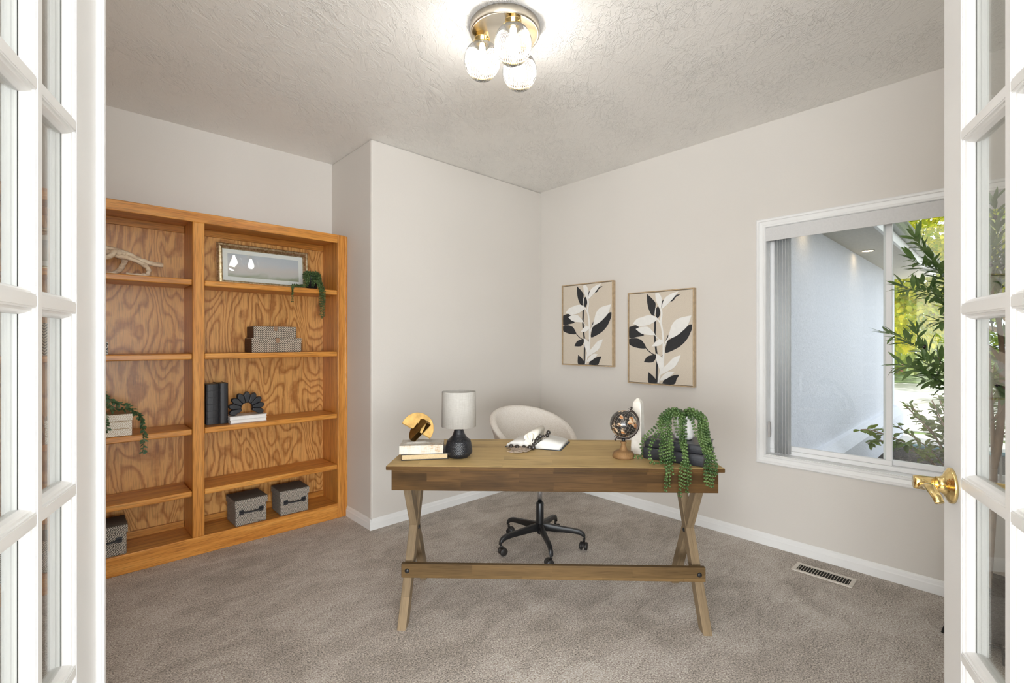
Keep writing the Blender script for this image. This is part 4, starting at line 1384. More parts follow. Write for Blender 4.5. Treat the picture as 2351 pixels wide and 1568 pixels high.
for k in range(25):
    a = radians(-91 + 182 * k / 24)
    arc.append(Vector((0, 0, gz)) + (tilt @ Vector((0.0735 * cos(a), 0, 0.0735 * sin(a)))))
m2 = MB().tube(arc, 0.0050, 8, True, 0.42, (0, 1, 0))
m2.build('meridian', flat('bronze metal', (0.045, 0.032, 0.026), 0.35, 0.6), gl_)
for sgn in (-1, 1):
    m2 = MB()
    e0 = Vector((0, 0, gz)) + tilt @ Vector((0, 0, sgn * 0.062))
    e1 = Vector((0, 0, gz)) + tilt @ Vector((0, 0, sgn * 0.080))
    e2 = Vector((0, 0, gz)) + tilt @ Vector((0, 0, sgn * 0.086))
    m2.tube([e0, e1], 0.002, 8)
    m2.ball(e2, 0.0055, 12, 8)
    u_ = tilt @ Vector((1, 0, 0))
    m2.tube([e0 - u_ * 0.011 + (e1 - e0) * 0.25, e0 + u_ * 0.010 + (e1 - e0) * 0.25], 0.0016, 6)
    m2.tube([e0 - u_ * 0.012 + (e1 - e0) * 0.75, e0 + u_ * 0.010 + (e1 - e0) * 0.75], 0.0016, 6)
    m2.build('axis_pin', flat('bronze pin', (0.05, 0.035, 0.028), 0.35, 0.6), gl_)
gm2 = M('vintage black globe map')
ov = gm2.obj()
o = gm2.xyz(ov)
lat = gm2.math('ARCSINE', gm2.math('DIVIDE', o[2], gr))
lon = gm2.math('ARCTAN2', o[1], o[0])
la = gm2.math('PINGPONG', lat, radians(7.5))
lo_ = gm2.math('PINGPONG', lon, radians(7.5))
grid = gm2.math('MAXIMUM', gm2.math('LESS_THAN', la, 0.0065), gm2.math('LESS_THAN', lo_, 0.008))
land = gm2.noise(ov, 24, 5, 0.6, 0.4)
spk = gm2.noise(ov, 160, 3, 0.7)
landf = gm2.math('ADD', land, gm2.math('MULTIPLY', gm2.math('SUBTRACT', spk, 0.5), 0.10))
landc = gm2.ramp(gm2.noise(ov, 30, 2), [(0.40, (0.48, 0.34, 0.22)), (0.52, (0.58, 0.46, 0.32)), (0.60, (0.36, 0.15, 0.05))])
sea = gm2.mix(gm2.math('MULTIPLY', grid, 0.5), (0.022, 0.019, 0.017), (0.52, 0.46, 0.38))
gm2.set(gm2.mix(gm2.ramp(landf, [(0.525, (0, 0, 0)), (0.535, (1, 1, 1))]), sea, landc), 0.18, 0, 0.5)
gb = MB().ball((0, 0, 0), gr, 48, 32).build('sphere', gm2.m, gl_)
gb.location = (0, 0, gz)
gb.rotation_euler = (0, radians(27), 0)

# obelisk
X, Yd = onto(1464, 1044)
p = C(X + 0.010, Yd + 0.030)
marb = M('pale marble')
mn = marb.noise(marb.obj(), 22, 6, 0.65, 1.2)
marb.set(marb.ramp(mn, [(0.35, (0.60, 0.55, 0.48)), (0.6, (0.70, 0.66, 0.59)), (0.75, (0.74, 0.71, 0.65))]), 0.35)
obk = MB()
def ringq(h, z): return [(-h, -h, z), (h, -h, z), (h, h, z), (-h, h, z)]
vs = ringq(0.0285, 0) + ringq(0.0205, 0.248) + ringq(0.018, 0.258) + ringq(0.006, 0.276)
obk.add(vs, [(3, 2, 1, 0), (12, 13, 14, 15)] + [(r * 4 + k, r * 4 + (k + 1) % 4, r * 4 + 4 + (k + 1) % 4, r * 4 + 4 + k) for r in range(3) for k in range(4)])
obo = obk.build('obelisk', marb.m, None, 0.0025)
obo.location = (p.x, p.y, DZ + LIFT)
obo.rotation_euler = (0, 0, YAW + radians(-36))
tag(obo, 'cream marble obelisk standing behind the desk globe', 'obelisk')

# black books and the plant on them
kr = radians(-37)
cB = Vector((0.800, 2.2635, 0))
p = C(cB.x, cB.y)
def black_book(z, h, w, d, label, dx=0.0):
    root = thing('book', label, 'book', (p.x, p.y, z), YAW + kr, 'black books under the trailing plant')
    t = 0.004
    m2 = MB()
    sp = []
    for k in range(9):
        a = pi * k / 8
        sp.append((-d / 2 + 0.006 - 0.006 * sin(a), h / 2 - (h / 2) * cos(a)))
    m2.prism([(d / 2, 0.0)] + [(d / 2, t), (-d / 2 + 0.012, t), (-d / 2 + 0.012, h - t), (d / 2, h - t), (d / 2, h)] + list(reversed(sp)), -w / 2, w / 2, lambda u, v, tt: Vector((tt, u, v)))
    m2.build('cover', MAT['black_leather'], root, 0.0012)
    B('pages', (-w / 2 + 0.005, -d / 2 + 0.0122, t), (w / 2 - 0.005, d / 2 - 0.005, h - t), MAT['black_cloth'], root)
black_book(DZ + LIFT, 0.054, 0.276, 0.205, 'thick black book lying at the right end of the desk')
black_book(DZ + 0.0545 + LIFT, 0.040, 0.270, 0.190, 'thinner black book directly under the white plant pot')
pz = DZ + 0.0545 + 0.0405 + LIFT
pc = Vector((0.822, 2.262, pz))
tp = thing('trailing_plant', 'string of pearls plant in a white pot spilling over the desk edge', 'plant', w3(pc), YAW)
MB().lathe([(0.0, 0.0), (0.034, 0.0), (0.042, 0.006), (0.0455, 0.020), (0.047, 0.112), (0.0445, 0.114), (0.0425, 0.112), (0.041, 0.095), (0.0, 0.095)], 40).build('pot', MAT['white_ceramic'], tp)
MB().lathe([(0.0, 0.103), (0.0425, 0.099)], 24, cap=False).build('soil', soil_m, tp)
big = leaf_mat('glossy pearl green', (0.030, 0.068, 0.015), (0.095, 0.155, 0.045), 0.30, 0.0, 22.0)
rp_ = random.Random(21)
def trail(px_pts, jig=0.003, r=0.0064, step=0.0150, taper=0.72):
    pts = []
    for (px, py, Yd) in px_pts:
        q = ray(px, py, Yd) - pc
        pts.append(q + Vector((rp_.uniform(-jig, jig), rp_.uniform(-jig, jig), rp_.uniform(-jig, jig))))
    return strand(tp, pts, r, step, taper, big, rp_)
top = (1566, 952, 2.25)
# to the left: long loops lying on the desk
trail([top, (1545, 946, 2.22), (1522, 963, 2.21), (1500, 985, 2.21), (1482, 1003, 2.22), (1473, 1020, 2.225), (1474, 1040, 2.225), (1470, 1049, 2.225), (1457, 1048.5, 2.225)], 0.002)
trail([top, (1546, 944, 2.22), (1524, 960, 2.18), (1512, 990, 2.15), (1498, 1012, 2.135), (1492, 1035, 2.125), (1495, 1060, 2.118), (1510, 1063, 2.118), (1530, 1058, 2.118)], 0.002)
# front left bundle
for k, (xe, ye) in enumerate(((1517, 1062), (1524, 1070), (1531, 1130), (1533, 1100), (1538, 1120), (1546, 1095), (1549, 1062))):
    x1 = 1517 + k * 3.9
    edge = 2.078 if ye > 1074 else 2.112
    pts = [top, (1540 + k * 1.5, 941 + (k % 3) * 3, 2.215), (x1 - 2, 962, 2.172), (x1 + 1, 1000, 2.135), (x1 + (xe - x1) * 0.45, 1040, 2.110)]
    if ye > 1074:
        pts += [(x1 + (xe - x1) * 0.7, 1068, 2.088), (xe, 1090, edge), (xe - 2, ye, edge)]
    else:
        pts += [(xe, ye, edge)]
    trail(pts)
# over the front of the pot
for k, (xe, ye) in enumerate(((1562, 1142), (1570, 1120), (1577, 1130), (1582, 1112))):
    x1 = 1562 + k * 3.0
    trail([top, (1562 + k * 2, 948, 2.20), (x1, 965, 2.185), (x1 + 1, 1005, 2.172), (x1 + 4, 1025, 2.118), (x1 + 8, 1055, 2.098), (xe + 2, 1078, 2.074), (xe, ye, 2.072)], 0.002)
trail([top, (1552, 945, 2.205), (1549, 965, 2.200), (1553, 985, 2.198), (1557, 1000, 2.198)], 0.001)
# right bundle, hanging past the end of the books
for k, (xe, ye) in enumerate(((1622, 1118), (1627, 1112), (1632, 1120), (1637, 1122), (1642, 1098), (1619, 1110), (1644, 1085))):
    x1 = 1596 + k * 2.8
    yd = 2.098 if k % 2 == 0 else 2.075
    trail([top, (1582 + k * 2, 941 + (k % 3) * 3, 2.225), (x1 + 6, 960, 2.19), (x1 + 12, 995, 2.14), (x1 + 20, 1030, 2.085), (xe + 1, 1064, 2.068), (xe, 1088, 2.060), (xe + 1, ye, 2.060)], 0.003)
trail([top, (1580, 945, 2.205), (1592, 972, 2.16), (1600, 998, 2.13), (1612, 1025, 2.08), (1618, 1045, 2.070)], 0.002)
for k in range(9):
    a = 2 * pi * k / 9
    strand(tp, [(0, 0, 0.100), (0.02 * cos(a), 0.02 * sin(a), 0.125), (0.040 * cos(a), 0.040 * sin(a), 0.126), (0.056 * cos(a), 0.056 * sin(a), 0.108)], 0.0066, 0.011, 0.9, big, rp_)

# ================================================================== OFFICE CHAIR
cc = C(0.180, 3.045)
fab = M('beige linen weave')
vo = fab.obj()
g = fab.noise(fab.scaled(vo, (120, 120, 900)), 1.0, 2, 0.6)
g2 = fab.noise(fab.scaled(vo, (700, 700, 90)), 1.0, 2, 0.6)
fab.set(fab.ramp(fab.math('MULTIPLY', fab.math('ADD', g, g2), 0.5), [(0.36, (0.53, 0.47, 0.40)), (0.5, (0.68, 0.63, 0.57)), (0.64, (0.76, 0.73, 0.69))]), 0.9, 0, 0.2)
fab.bump(fab.math('ADD', g, g2), 0.3, 0.001)
ch = thing('office_chair', 'beige upholstered swivel chair on a black five-star base behind the desk', 'chair', (cc.x, cc.y, 0), YAW)
# upholstered tub: the back faces the camera's right
FACE = radians(33)                        # direction of the back's middle, turned left of straight behind
m2 = MB()
NU, NV = 44, 14
amax = radians(118)
vs_o, vs_i = [], []
def shell(u, v, off):
    a = (u * 2 - 1) * amax
    s = abs(a) / amax
    ztop = 0.875 - 0.235 * s ** 1.9
    z = 0.455 + (ztop - 0.455) * v
    r = 0.205 + 0.085 * v ** 0.8 - off
    e = 1.0
    if s > 0.86:
        k = (s - 0.86) / 0.14
        e = 1.0
    th = pi / 2 + FACE + a
    lean = 0.055 * v * v * cos(a)
    return Vector(((r + lean) * cos(th) * e - 0.010, (r + lean) * sin(th) * e, z))
for j in range(NV + 1):
    for i in range(NU + 1):
        vs_o.append(shell(i / NU, j / NV, 0.0))
for j in range(NV + 1):
    for i in range(NU + 1):
        vs_i.append(shell(i / NU, j / NV, 0.045 if 0 < i < NU else 0.035))
no = len(vs_o)
fs = []
I = lambda i, j, b: b * no + j * (NU + 1) + i
for j in range(NV):
    for i in range(NU):
        fs.append((I(i, j, 0), I(i + 1, j, 0), I(i + 1, j + 1, 0), I(i, j + 1, 0)))
        fs.append((I(i, j, 1), I(i, j + 1, 1), I(i + 1, j + 1, 1), I(i + 1, j, 1)))
    fs.append((I(0, j, 0), I(0, j + 1, 0), I(0, j + 1, 1), I(0, j, 1)))
    fs.append((I(NU, j, 0), I(NU, j, 1), I(NU, j + 1, 1), I(NU, j + 1, 0)))
for i in range(NU):
    fs.append((I(i, NV, 0), I(i + 1, NV, 0), I(i + 1, NV, 1), I(i, NV, 1)))
    fs.append((I(i, 0, 0), I(i, 0, 1), I(i + 1, 0, 1), I(i + 1, 0, 0)))
m2.add(vs_o + vs_i, fs, True)
m2.build('backrest', fab.m, ch, 0, 2, 0, 2)
MB().lathe([(0.0, 0.450), (0.195, 0.450), (0.215, 0.468), (0.215, 0.495), (0.200, 0.520), (0.10, 0.532), (0.0, 0.533)], 48).build('seat', fab.m, ch)
B('seat_plate', (-0.09, -0.09, 0.430), (0.09, 0.09, 0.4498), MAT['black_metal'], ch, 0.004)
MB().lathe([(0.0, 0.280), (0.0145, 0.280), (0.0145, 0.432), (0.0, 0.432)], 28).build('gas_lift', MAT['chrome'], ch)
MB().lathe([(0.0, 0.085), (0.016, 0.085), (0.018, 0.100), (0.0235, 0.105), (0.0245, 0.150), (0.0245, 0.282), (0.022, 0.287), (0.015, 0.287), (0.0, 0.287)], 32).build('column', MAT['black_metal'], ch)
for k in range(5):
    a = radians(-80 + 72 * k)
    dv, sv = Vector((cos(a), sin(a), 0)), Vector((-sin(a), cos(a), 0))
    m2 = MB()
    rows = [(0.012, 0.105, 0.155, 0.017), (0.06, 0.107, 0.150, 0.016), (0.14, 0.103, 0.138, 0.0145), (0.21, 0.100, 0.130, 0.0135), (0.25, 0.094, 0.124, 0.0135), (0.275, 0.080, 0.112, 0.013), (0.288, 0.068, 0.096, 0.0125), (0.290, 0.064, 0.072, 0.012)]
    vs, fs = [], []
    for (r, z0, z1, w) in rows:
        for (t, z) in ((-0.8, z0), (0.8, z0), (1, (z0 + z1) / 2), (0.75, z1), (-0.75, z1), (-1, (z0 + z1) / 2)):
            vs.append(dv * r + sv * (w * t) + Vector((0, 0, z)))
    n6 = len(rows)
    for i in range(n6 - 1):
        fs += [(i * 6 + q, i * 6 + (q + 1) % 6, i * 6 + 6 + (q + 1) % 6, i * 6 + 6 + q) for q in range(6)]
    fs += [tuple(range(5, -1, -1)), tuple((n6 - 1) * 6 + q for q in range(6))]
    m2.add(vs, fs, True)
    m2.build('base_arm', MAT['black_metal'], ch, 0.003)
    pv = dv * 0.281
    cs = MB()
    cs.lathe([(0.0, 0.0), (0.0075, 0.0), (0.0075, 0.020), (0.0, 0.020)], 14, (pv.x, pv.y, 0.048))
    roll = radians(200 + 47 * k)
    rv = Vector((cos(roll), sin(roll), 0))
    wv = Vector((-rv.y, rv.x, 0))
    ctr = pv + rv * 0.012 + Vector((0, 0, 0.0265))
    Rm = Matrix((( rv.x, 0, wv.x, 0), (rv.y, 0, wv.y, 0), (0, 1, 0, 0), (0, 0, 0, 1)))
    hood = [(0.021 * cos(radians(t)), 0.021 * sin(radians(t)) + 0.0) for t in range(-10, 191, 15)] + [(-0.020, -0.006), (0.020, -0.006)]
    cs.prism(hood, -0.007, 0.007, lambda u, v, t: ctr + rv * u + Vector((0, 0, v + 0.003)) + wv * t)
    co = cs.build('caster', MAT['black_plastic'], ch)
    for sgn in (-1, 1):
        MB().lathe([(0.0, -0.008), (0.021, -0.008), (0.0245, -0.005), (0.0245, 0.005), (0.021, 0.008), (0.0, 0.008)], 28, (0, 0, 0), Matrix.Translation(ctr + wv * (0.0155 * sgn)) @ Rm).build('wheel', MAT['black_plastic'], co)

# ================================================================== WALL ART
TL, TR_, BR_, BL = (970, 295), (1805, 238), (1792, 1475), (968, 1410)
def unwarp(x, y):
    a, b = 0.5, 0.5
    for _ in range(12):
        px = (1 - a) * (1 - b) * TL[0] + a * (1 - b) * TR_[0] + a * b * BR_[0] + (1 - a) * b * BL[0]
        py = (1 - a) * (1 - b) * TL[1] + a * (1 - b) * TR_[1] + a * b * BR_[1] + (1 - a) * b * BL[1]
        a += (x - px) / 830.0
        b += (y - py) / 1180.0
    # foreshortening along the wall
    return a / (a + (1 - a) * 1.0), b
BLACK = [[(1222, 290), (1270, 330), (1310, 370), (1338, 410), (1335, 470), (1325, 570), (1285, 560), (1250, 500), (1228, 420), (1222, 350)],
         [(1345, 480), (1370, 450), (1395, 500), (1398, 550), (1365, 605), (1340, 575)],
         [(1412, 430), (1425, 385), (1448, 364), (1440, 395), (1420, 470)],
         [(1520, 395), (1560, 360), (1600, 312), (1655, 302), (1600, 335), (1570, 378), (1540, 392)],
         [(972, 712), (1060, 690), (1110, 715), (1075, 735), (1120, 770), (1180, 820), (1080, 840), (972, 850)],
         [(972, 862), (1050, 855), (1120, 870), (1170, 910), (1205, 985), (1120, 987), (1030, 965), (972, 932)],
         [(1175, 1165), (1210, 1105), (1260, 1080), (1340, 1075), (1335, 1120), (1300, 1165), (1240, 1172)],
         [(1792, 687), (1760, 692), (1700, 745), (1610, 820), (1500, 890), (1475, 940), (1460, 1045), (1540, 1025), (1650, 965), (1730, 880), (1775, 790), (1790, 745)],
         [(1460, 915), (1480, 860), (1500, 815), (1495, 860)],
         [(1240, 1295), (1290, 1335), (1335, 1390), (1335, 1436), (1240, 1428), (1232, 1350)],
         [(1420, 1442), (1440, 1400), (1500, 1365), (1560, 1340), (1628, 1335), (1600, 1390), (1565, 1455)],
         [(1405, 1100), (1425, 1072), (1418, 1095)]]
BLACK_STEM = [([(1330, 620), (1330, 720), (1325, 830), (1340, 1000), (1355, 1120), (1350, 1250), (1345, 1432)], 24), ([(1200, 978), (1240, 1020), (1290, 1058), (1345, 1078)], 11)]
WHITE = [[(1335, 285), (1380, 280), (1415, 330), (1420, 400), (1405, 490), (1370, 430), (1345, 370)],
         [(1635, 262), (1560, 285), (1480, 330), (1440, 390), (1420, 480), (1480, 440), (1540, 380), (1600, 310)],
         [(1020, 675), (1080, 610), (1160, 585), (1230, 565), (1300, 568), (1365, 605), (1320, 650), (1230, 690), (1110, 708), (1060, 680)],
         [(1065, 738), (1130, 715), (1230, 712), (1290, 760), (1330, 815), (1240, 815), (1140, 795)],
         [(1285, 965), (1330, 910), (1380, 880), (1435, 890), (1420, 930), (1370, 960)],
         [(1788, 572), (1700, 590), (1610, 620), (1550, 690), (1520, 780), (1505, 860), (1590, 840), (1680, 770), (1750, 690)],
         [(1345, 1055), (1390, 1085), (1430, 1130), (1445, 1210), (1410, 1290), (1365, 1200), (1345, 1130)],
         [(1655, 1080), (1570, 1110), (1500, 1180), (1420, 1260), (1390, 1330), (1500, 1280), (1580, 1230), (1625, 1160)],
         [(1575, 1300), (1500, 1290), (1430, 1340), (1390, 1400), (1460, 1390), (1520, 1350)]]
WHITE_STEM = [([(1412, 480), (1418, 560), (1408, 650), (1430, 790), (1440, 1000), (1430, 1180), (1395, 1310), (1368, 1436)], 22), ([(1508, 855), (1475, 905), (1452, 960)], 14), ([(1350, 605), (1385, 640), (1410, 690)], 16),
              ([(1325, 815), (1360, 855), (1400, 885)], 8), ([(1340, 470), (1328, 560)], 7)]
art_bg = M('sand canvas')
cv = art_bg.noise(art_bg.obj(), 260, 2, 0.7)
art_bg.set(art_bg.ramp(cv, [(0.35, (0.565, 0.49, 0.395)), (0.65, (0.645, 0.57, 0.47))]), 0.85)
art_bg.bump(cv, 0.2, 0.001)
art_w = flat('white relief paint', (0.78, 0.765, 0.73), 0.6, 0, 0.03, 30, 0.25)
art_k = flat('charcoal paint', (0.020, 0.020, 0.022), 0.7, 0, 0.15, 60)
frame_m = flat('pale oak float frame', (0.47, 0.345, 0.21), 0.45, 0, 0.15, 40)
def art(y0, y1, z0, z1, label):
    """y0 is the far (left) edge, y1 the near (right) edge"""
    w, h = y0 - y1, z1 - z0
    root = thing('botanical_picture', label, 'picture', (WX - 0.001, y0, z0), -pi / 2, 'botanical pictures')
    # local: x along the wall from left to right, y out of the wall towards +x, so the front is at -y
    D = 0.040
    t = 0.0085
    m2 = MB()
    m2.box((0, -D, 0), (w, 0, t)).box((0, -D, h - t), (w, 0, h)).box((0, -D, t), (t, 0, h - t)).box((w - t, -D, t), (w, 0, h - t))
    m2.build('frame', frame_m, root, 0.001)
    i0 = t + 0.003
    B('canvas', (i0, -D + 0.006, i0), (w - i0, -0.004, h - i0), art_bg, root)
    B('backing', (t, -0.012, t), (w - t, -0.002, h - t), art_k, root)
    iw, ih = w - 2 * i0, h - 2 * i0
    def P(x, y):
        a, b = unwarp(x, y)
        return (i0 + min(1, max(0, a)) * iw, i0 + (1 - min(1, max(0, b))) * ih)
    def leafset(polys, stems, depth, mat, name):
        m3 = MB()
        y_f = -D + 0.0058
        for k, poly in enumerate(polys):
            q = [P(*pt) for pt in poly]
            q3 = spline([Vector((u, v, 0)) for u, v in q + [q[0]]], 3)[:-1]
            q = [(p_.x, p_.y) for p_ in q3]
            m3.prism(q, y_f, y_f - depth - 0.00005 * k, lambda u, v, tt: Vector((min(max(u, i0), w - i0), tt, min(max(v, i0), h - i0))))
        for k, (pts, wd) in enumerate(stems):
            q = spline([Vector((*P(*pt), 0)) for pt in pts], 5)
            hw = wd / 830.0 * iw / 2
            L_, R_ = [], []
            for i, p_ in enumerate(q):
                tg = (q[min(i + 1, len(q) - 1)] - q[max(i - 1, 0)]).normalized()
                nn = Vector((-tg.y, tg.x, 0)) * hw
                L_.append(p_ + nn); R_.append(p_ - nn)
            for i in range(len(q) - 1):
                m3.prism([(L_[i].x, L_[i].y), (L_[i + 1].x, L_[i + 1].y), (R_[i + 1].x, R_[i + 1].y), (R_[i].x, R_[i].y)], y_f, y_f - depth - 0.0006 - 0.00005 * k, lambda u, v, tt: Vector((u, tt, min(max(v, i0), h - i0))))
        o = m3.build(name, mat, root)
        return o
    leafset(BLACK, BLACK_STEM, 0.0006, art_k, 'black_leaves')['label'] = 'flat charcoal painted leaves'
    leafset(WHITE, WHITE_STEM, 0.0024, art_w, 'white_leaves')['label'] = 'raised white leaves'
    return root
art(2.782, 2.236, 1.110, 1.826, 'botanical picture with black and white leaves, nearer the corner')
art(2.0955, 1.5486, 0.990, 1.708, 'botanical picture with black and white leaves, nearer the window')

# ================================================================== OLIVE TREE
tx = C(2.080, 2.050)
ol = thing('olive_tree', 'artificial olive tree in a dark pot in front of the window', 'tree', (tx.x, tx.y, 0), YAW)
stand_m = MAT['black_metal']
MB().lathe([(0.0, 0.060), (0.105, 0.060), (0.125, 0.085), (0.136, 0.16), (0.139, 0.27), (0.131, 0.27), (0.128, 0.24), (0.0, 0.24)], 40).build('pot', flat('dark grey pot', (0.075, 0.070, 0.068), 0.7, 0, 0.25, 30), ol)
MB().lathe([(0.0, 0.262), (0.130, 0.255)], 24, cap=False).build('soil', soil_m, ol)
m2 = MB()
for k in range(4):
    a = radians(148 + 90 * k)
    m2.tube([(0.115 * cos(a), 0.115 * sin(a), 0.066), (0.145 * cos(a), 0.145 * sin(a), 0.058), (0.160 * cos(a), 0.160 * sin(a), 0.0065)], 0.006, 8)
ring_pts = [(0.125 * cos(2 * pi * k / 24), 0.125 * sin(2 * pi * k / 24), 0.058) for k in range(25)]
m2.tube(ring_pts, 0.005, 8)
m2.build('stand', stand_m, ol)
bark = M('grey brown bark')
g = bark.noise(bark.scaled(bark.obj(), (40, 40, 12)), 1.0, 4, 0.6)
bark.set(bark.ramp(g, [(0.35, (0.20, 0.125, 0.075)), (0.65, (0.38, 0.26, 0.165))]), 0.85)
bark.bump(g, 0.4, 0.004)
def T_(px, py, Yd=2.05):
    q = ray(px, py, Yd)
    return Vector((q.x - 2.080, q.y - 2.050, q.z))
tk = MB()
def limb(pts, r0, r1):
    p = spline(pts, 6)
    n = len(p)
    tk.tube(p, [r0 + (r1 - r0) * i / (n - 1) for i in range(n)], 10)
limb([(-0.012, 0, 0.20), T_(2262, 1345), T_(2268, 1260), T_(2273, 1190), T_(2276, 1110), T_(2277, 1075)], 0.022, 0.018)
limb([T_(2277, 1080), T_(2290, 1030, 2.04), T_(2298, 960, 2.03), T_(2302, 880, 2.03), T_(2300, 800, 2.02), T_(2292, 735, 2.02), T_(2280, 690, 2.02), T_(2272, 600, 2.0)], 0.016, 0.005)
limb([T_(2277, 1080), T_(2264, 1045, 2.06), T_(2258, 1035, 2.06), T_(2245, 960, 2.07), T_(2230, 880, 2.08), T_(2205, 800, 2.08), T_(2185, 700, 2.06)], 0.013, 0.004)
limb([T_(2281, 1040), T_(2279, 990), T_(2277, 960), T_(2273, 890), T_(2271, 830), T_(2264, 790), T_(2255, 730)], 0.009, 0.005)
limb([T_(2278, 965), T_(2290, 955, 2.0), T_(2305, 930, 1.98), T_(2325, 880, 1.95)], 0.005, 0.003)
limb([T_(2302, 850, 2.03), T_(2285, 810, 2.05), T_(2262, 785, 2.06), T_(2240, 745, 2.05)], 0.009, 0.004)
tk.build('trunk', bark.m, ol)
oleaf = leaf_mat('olive leaf green', (0.115, 0.205, 0.060), (0.215, 0.320, 0.125), 0.34, 0.38, 16)
olive_m = flat('dark olive fruit', (0.022, 0.010, 0.014), 0.25, 0, 0.3, 30)
ro = random.Random(8)
def sprig(pts, leaf_l=0.075, leaf_w=0.016, olives=1):
    path = resample(spline(pts, 10), 0.0145)
    n = len(path)
    m3 = MB().tube(path, [0.0028 - 0.0018 * i / n for i in range(n)], 6)
    for i, p in enumerate(path[3:], 3):
        t = (path[min(i + 1, n - 1)] - path[i - 1]).normalized()
        a = Matrix.Rotation(ro.uniform(0, 2 * pi), 3, t) @ t.orthogonal().normalized()
        for sgn in (-1, 1):
            dd = (a * sgn * ro.uniform(0.5, 1.0) + t * ro.uniform(0.5, 1.1) + Vector((0, 0, 0.10))).normalized()
            m3.leaf(p, dd, Vector((ro.uniform(-0.5, 0.5), ro.uniform(-0.5, 0.5), 1)), leaf_l * ro.uniform(0.65, 1.15), leaf_w * ro.uniform(0.8, 1.15), ro.uniform(-0.1, 0.3), 0.10)
    t = (path[-1] - path[-2]).normalized()
    m3.leaf(path[-1], t, Vector((0, 0, 1)), leaf_l * 0.9, leaf_w)
    so = m3.build('branch', oleaf, ol)
    for k in range(olives):
        i = ro.randrange(n // 3, n - 2)
        q = path[i] + Vector((ro.uniform(-0.02, 0.02), ro.uniform(-0.02, 0.0), -0.02))
        MB().ball(q, 0.0085, 14, 10, (0.85, 0.85, 1.25)).build('olive', olive_m, so)
sprig([T_(2230, 880), T_(2200, 690, 2.0), T_(2165, 640, 1.97), T_(2135, 590, 1.95), T_(2112, 562, 1.94), T_(2100, 545, 1.93)], 0.080, 0.017, 2)
sprig([T_(2225, 800), T_(2190, 655, 2.03), T_(2165, 625, 2.0), T_(2125, 612, 1.98), T_(2095, 596, 1.97)], 0.08, 0.017)
sprig([T_(2230, 800), T_(2195, 700, 2.0), T_(2170, 683, 1.98), T_(2130, 672, 1.96), T_(2090, 664, 1.95), T_(2070, 658, 1.95)], 0.078, 0.016, 2)
sprig([T_(2245, 900), T_(2190, 720, 2.05), T_(2165, 700, 2.03), T_(2140, 668, 2.02), T_(2115, 650, 2.01)], 0.076, 0.016)
sprig([T_(2240, 930), T_(2190, 850, 2.0), T_(2150, 825, 1.97), T_(2110, 800, 1.95), T_(2070, 775, 1.94), T_(2040, 765, 1.94)], 0.080, 0.017, 3)
sprig([T_(2110, 800, 1.95), T_(2108, 775, 1.96), T_(2100, 755, 1.96)], 0.07, 0.016, 1)
sprig([T_(2245, 960), T_(2200, 900, 2.0), T_(2170, 885, 1.98), T_(2130, 855, 1.96), T_(2085, 842, 1.95), T_(2060, 838, 1.95)], 0.082, 0.018, 2)
sprig([T_(2240, 940), T_(2185, 870, 1.95), T_(2150, 850, 1.93), T_(2120, 825, 1.92)], 0.078, 0.017)
sprig([T_(2255, 980), T_(2200, 915, 1.98), T_(2160, 880, 1.95), T_(2120, 870, 1.94)], 0.078, 0.017)
sprig([T_(2250, 780), T_(2215, 740, 2.05), T_(2185, 735, 2.03), T_(2150, 740, 2.02)], 0.072, 0.016, 1)
sprig([T_(2280, 690), T_(2285, 600, 2.0), T_(2290, 520, 1.99), T_(2285, 480, 1.99), T_(2276, 465, 1.99)], 0.085, 0.017)
sprig([T_(2275, 650), T_(2272, 610, 1.97), T_(2276, 570, 1.96), T_(2268, 540, 1.95)], 0.085, 0.018)
sprig([T_(2285, 700), T_(2300, 640, 2.0), T_(2310, 580, 1.99)], 0.085, 0.018)
sprig([T_(2280, 760), T_(2268, 690, 1.97), T_(2270, 640, 1.96)], 0.08, 0.018)
sprig([T_(2285, 690), T_(2250, 640, 2.1), T_(2225, 600, 2.12), T_(2205, 570, 2.12)], 0.08, 0.017)
sprig([T_(2275, 860), T_(2280, 870, 1.97), T_(2290, 885, 1.95), T_(2305, 900, 1.94)], 0.09, 0.022)
sprig([T_(2270, 820), T_(2262, 800, 2.0), T_(2256, 775, 1.98)], 0.08, 0.018)
sprig([T_(2295, 740), T_(2325, 680, 2.05), T_(2350, 620, 2.08), T_(2365, 560, 2.1)], 0.08, 0.017)
sprig([T_(2300, 800), T_(2335, 770, 2.1), T_(2370, 730, 2.12)], 0.08, 0.017)

# ================================================================== OUTSIDE THE WINDOW
OX = WX + T
stucco = M('pale stucco')
sv = stucco.n('NewGeometry').outputs['Position']
sn = stucco.noise(sv, 42, 5, 0.65, 0.6)
stucco.set(stucco.ramp(sn, [(0.3, (0.70, 0.725, 0.79)), (0.7, (0.78, 0.80, 0.87))]), 0.9)
stucco.bump(sn, 0.8, 0.012)
struct(B('wall_exterior', (OX, 1.20, -0.10), (9.3, 1.40, 2.33), stucco.m), 'pale stucco house wing outside the window', 'house wall')
lg = MB()
lg.prism([(1.205, -0.10), (1.09, -0.10), (1.09, 0.24), (1.16, 0.335), (1.205, 0.345)], OX, 9.3, lambda u, v, t: Vector((t, u, v)))
struct(lg.build('trim_1', stucco.m), 'projecting plinth at the foot of the stucco wing', 'plinth')
soff_m = flat('cream soffit board', (0.55, 0.52, 0.46), 0.7)
struct(B('trim_2', (OX, 0.78, 2.33), (9.8, 1.42, 2.345), soff_m), 'soffit under the eaves of the stucco wing', 'soffit')
struct(B('trim_3', (OX, 0.755, 2.29), (9.8, 0.78, 2.47), flat('white fascia paint', (0.72, 0.72, 0.70), 0.5)), 'white fascia board along the eaves', 'fascia')
gt = MB()
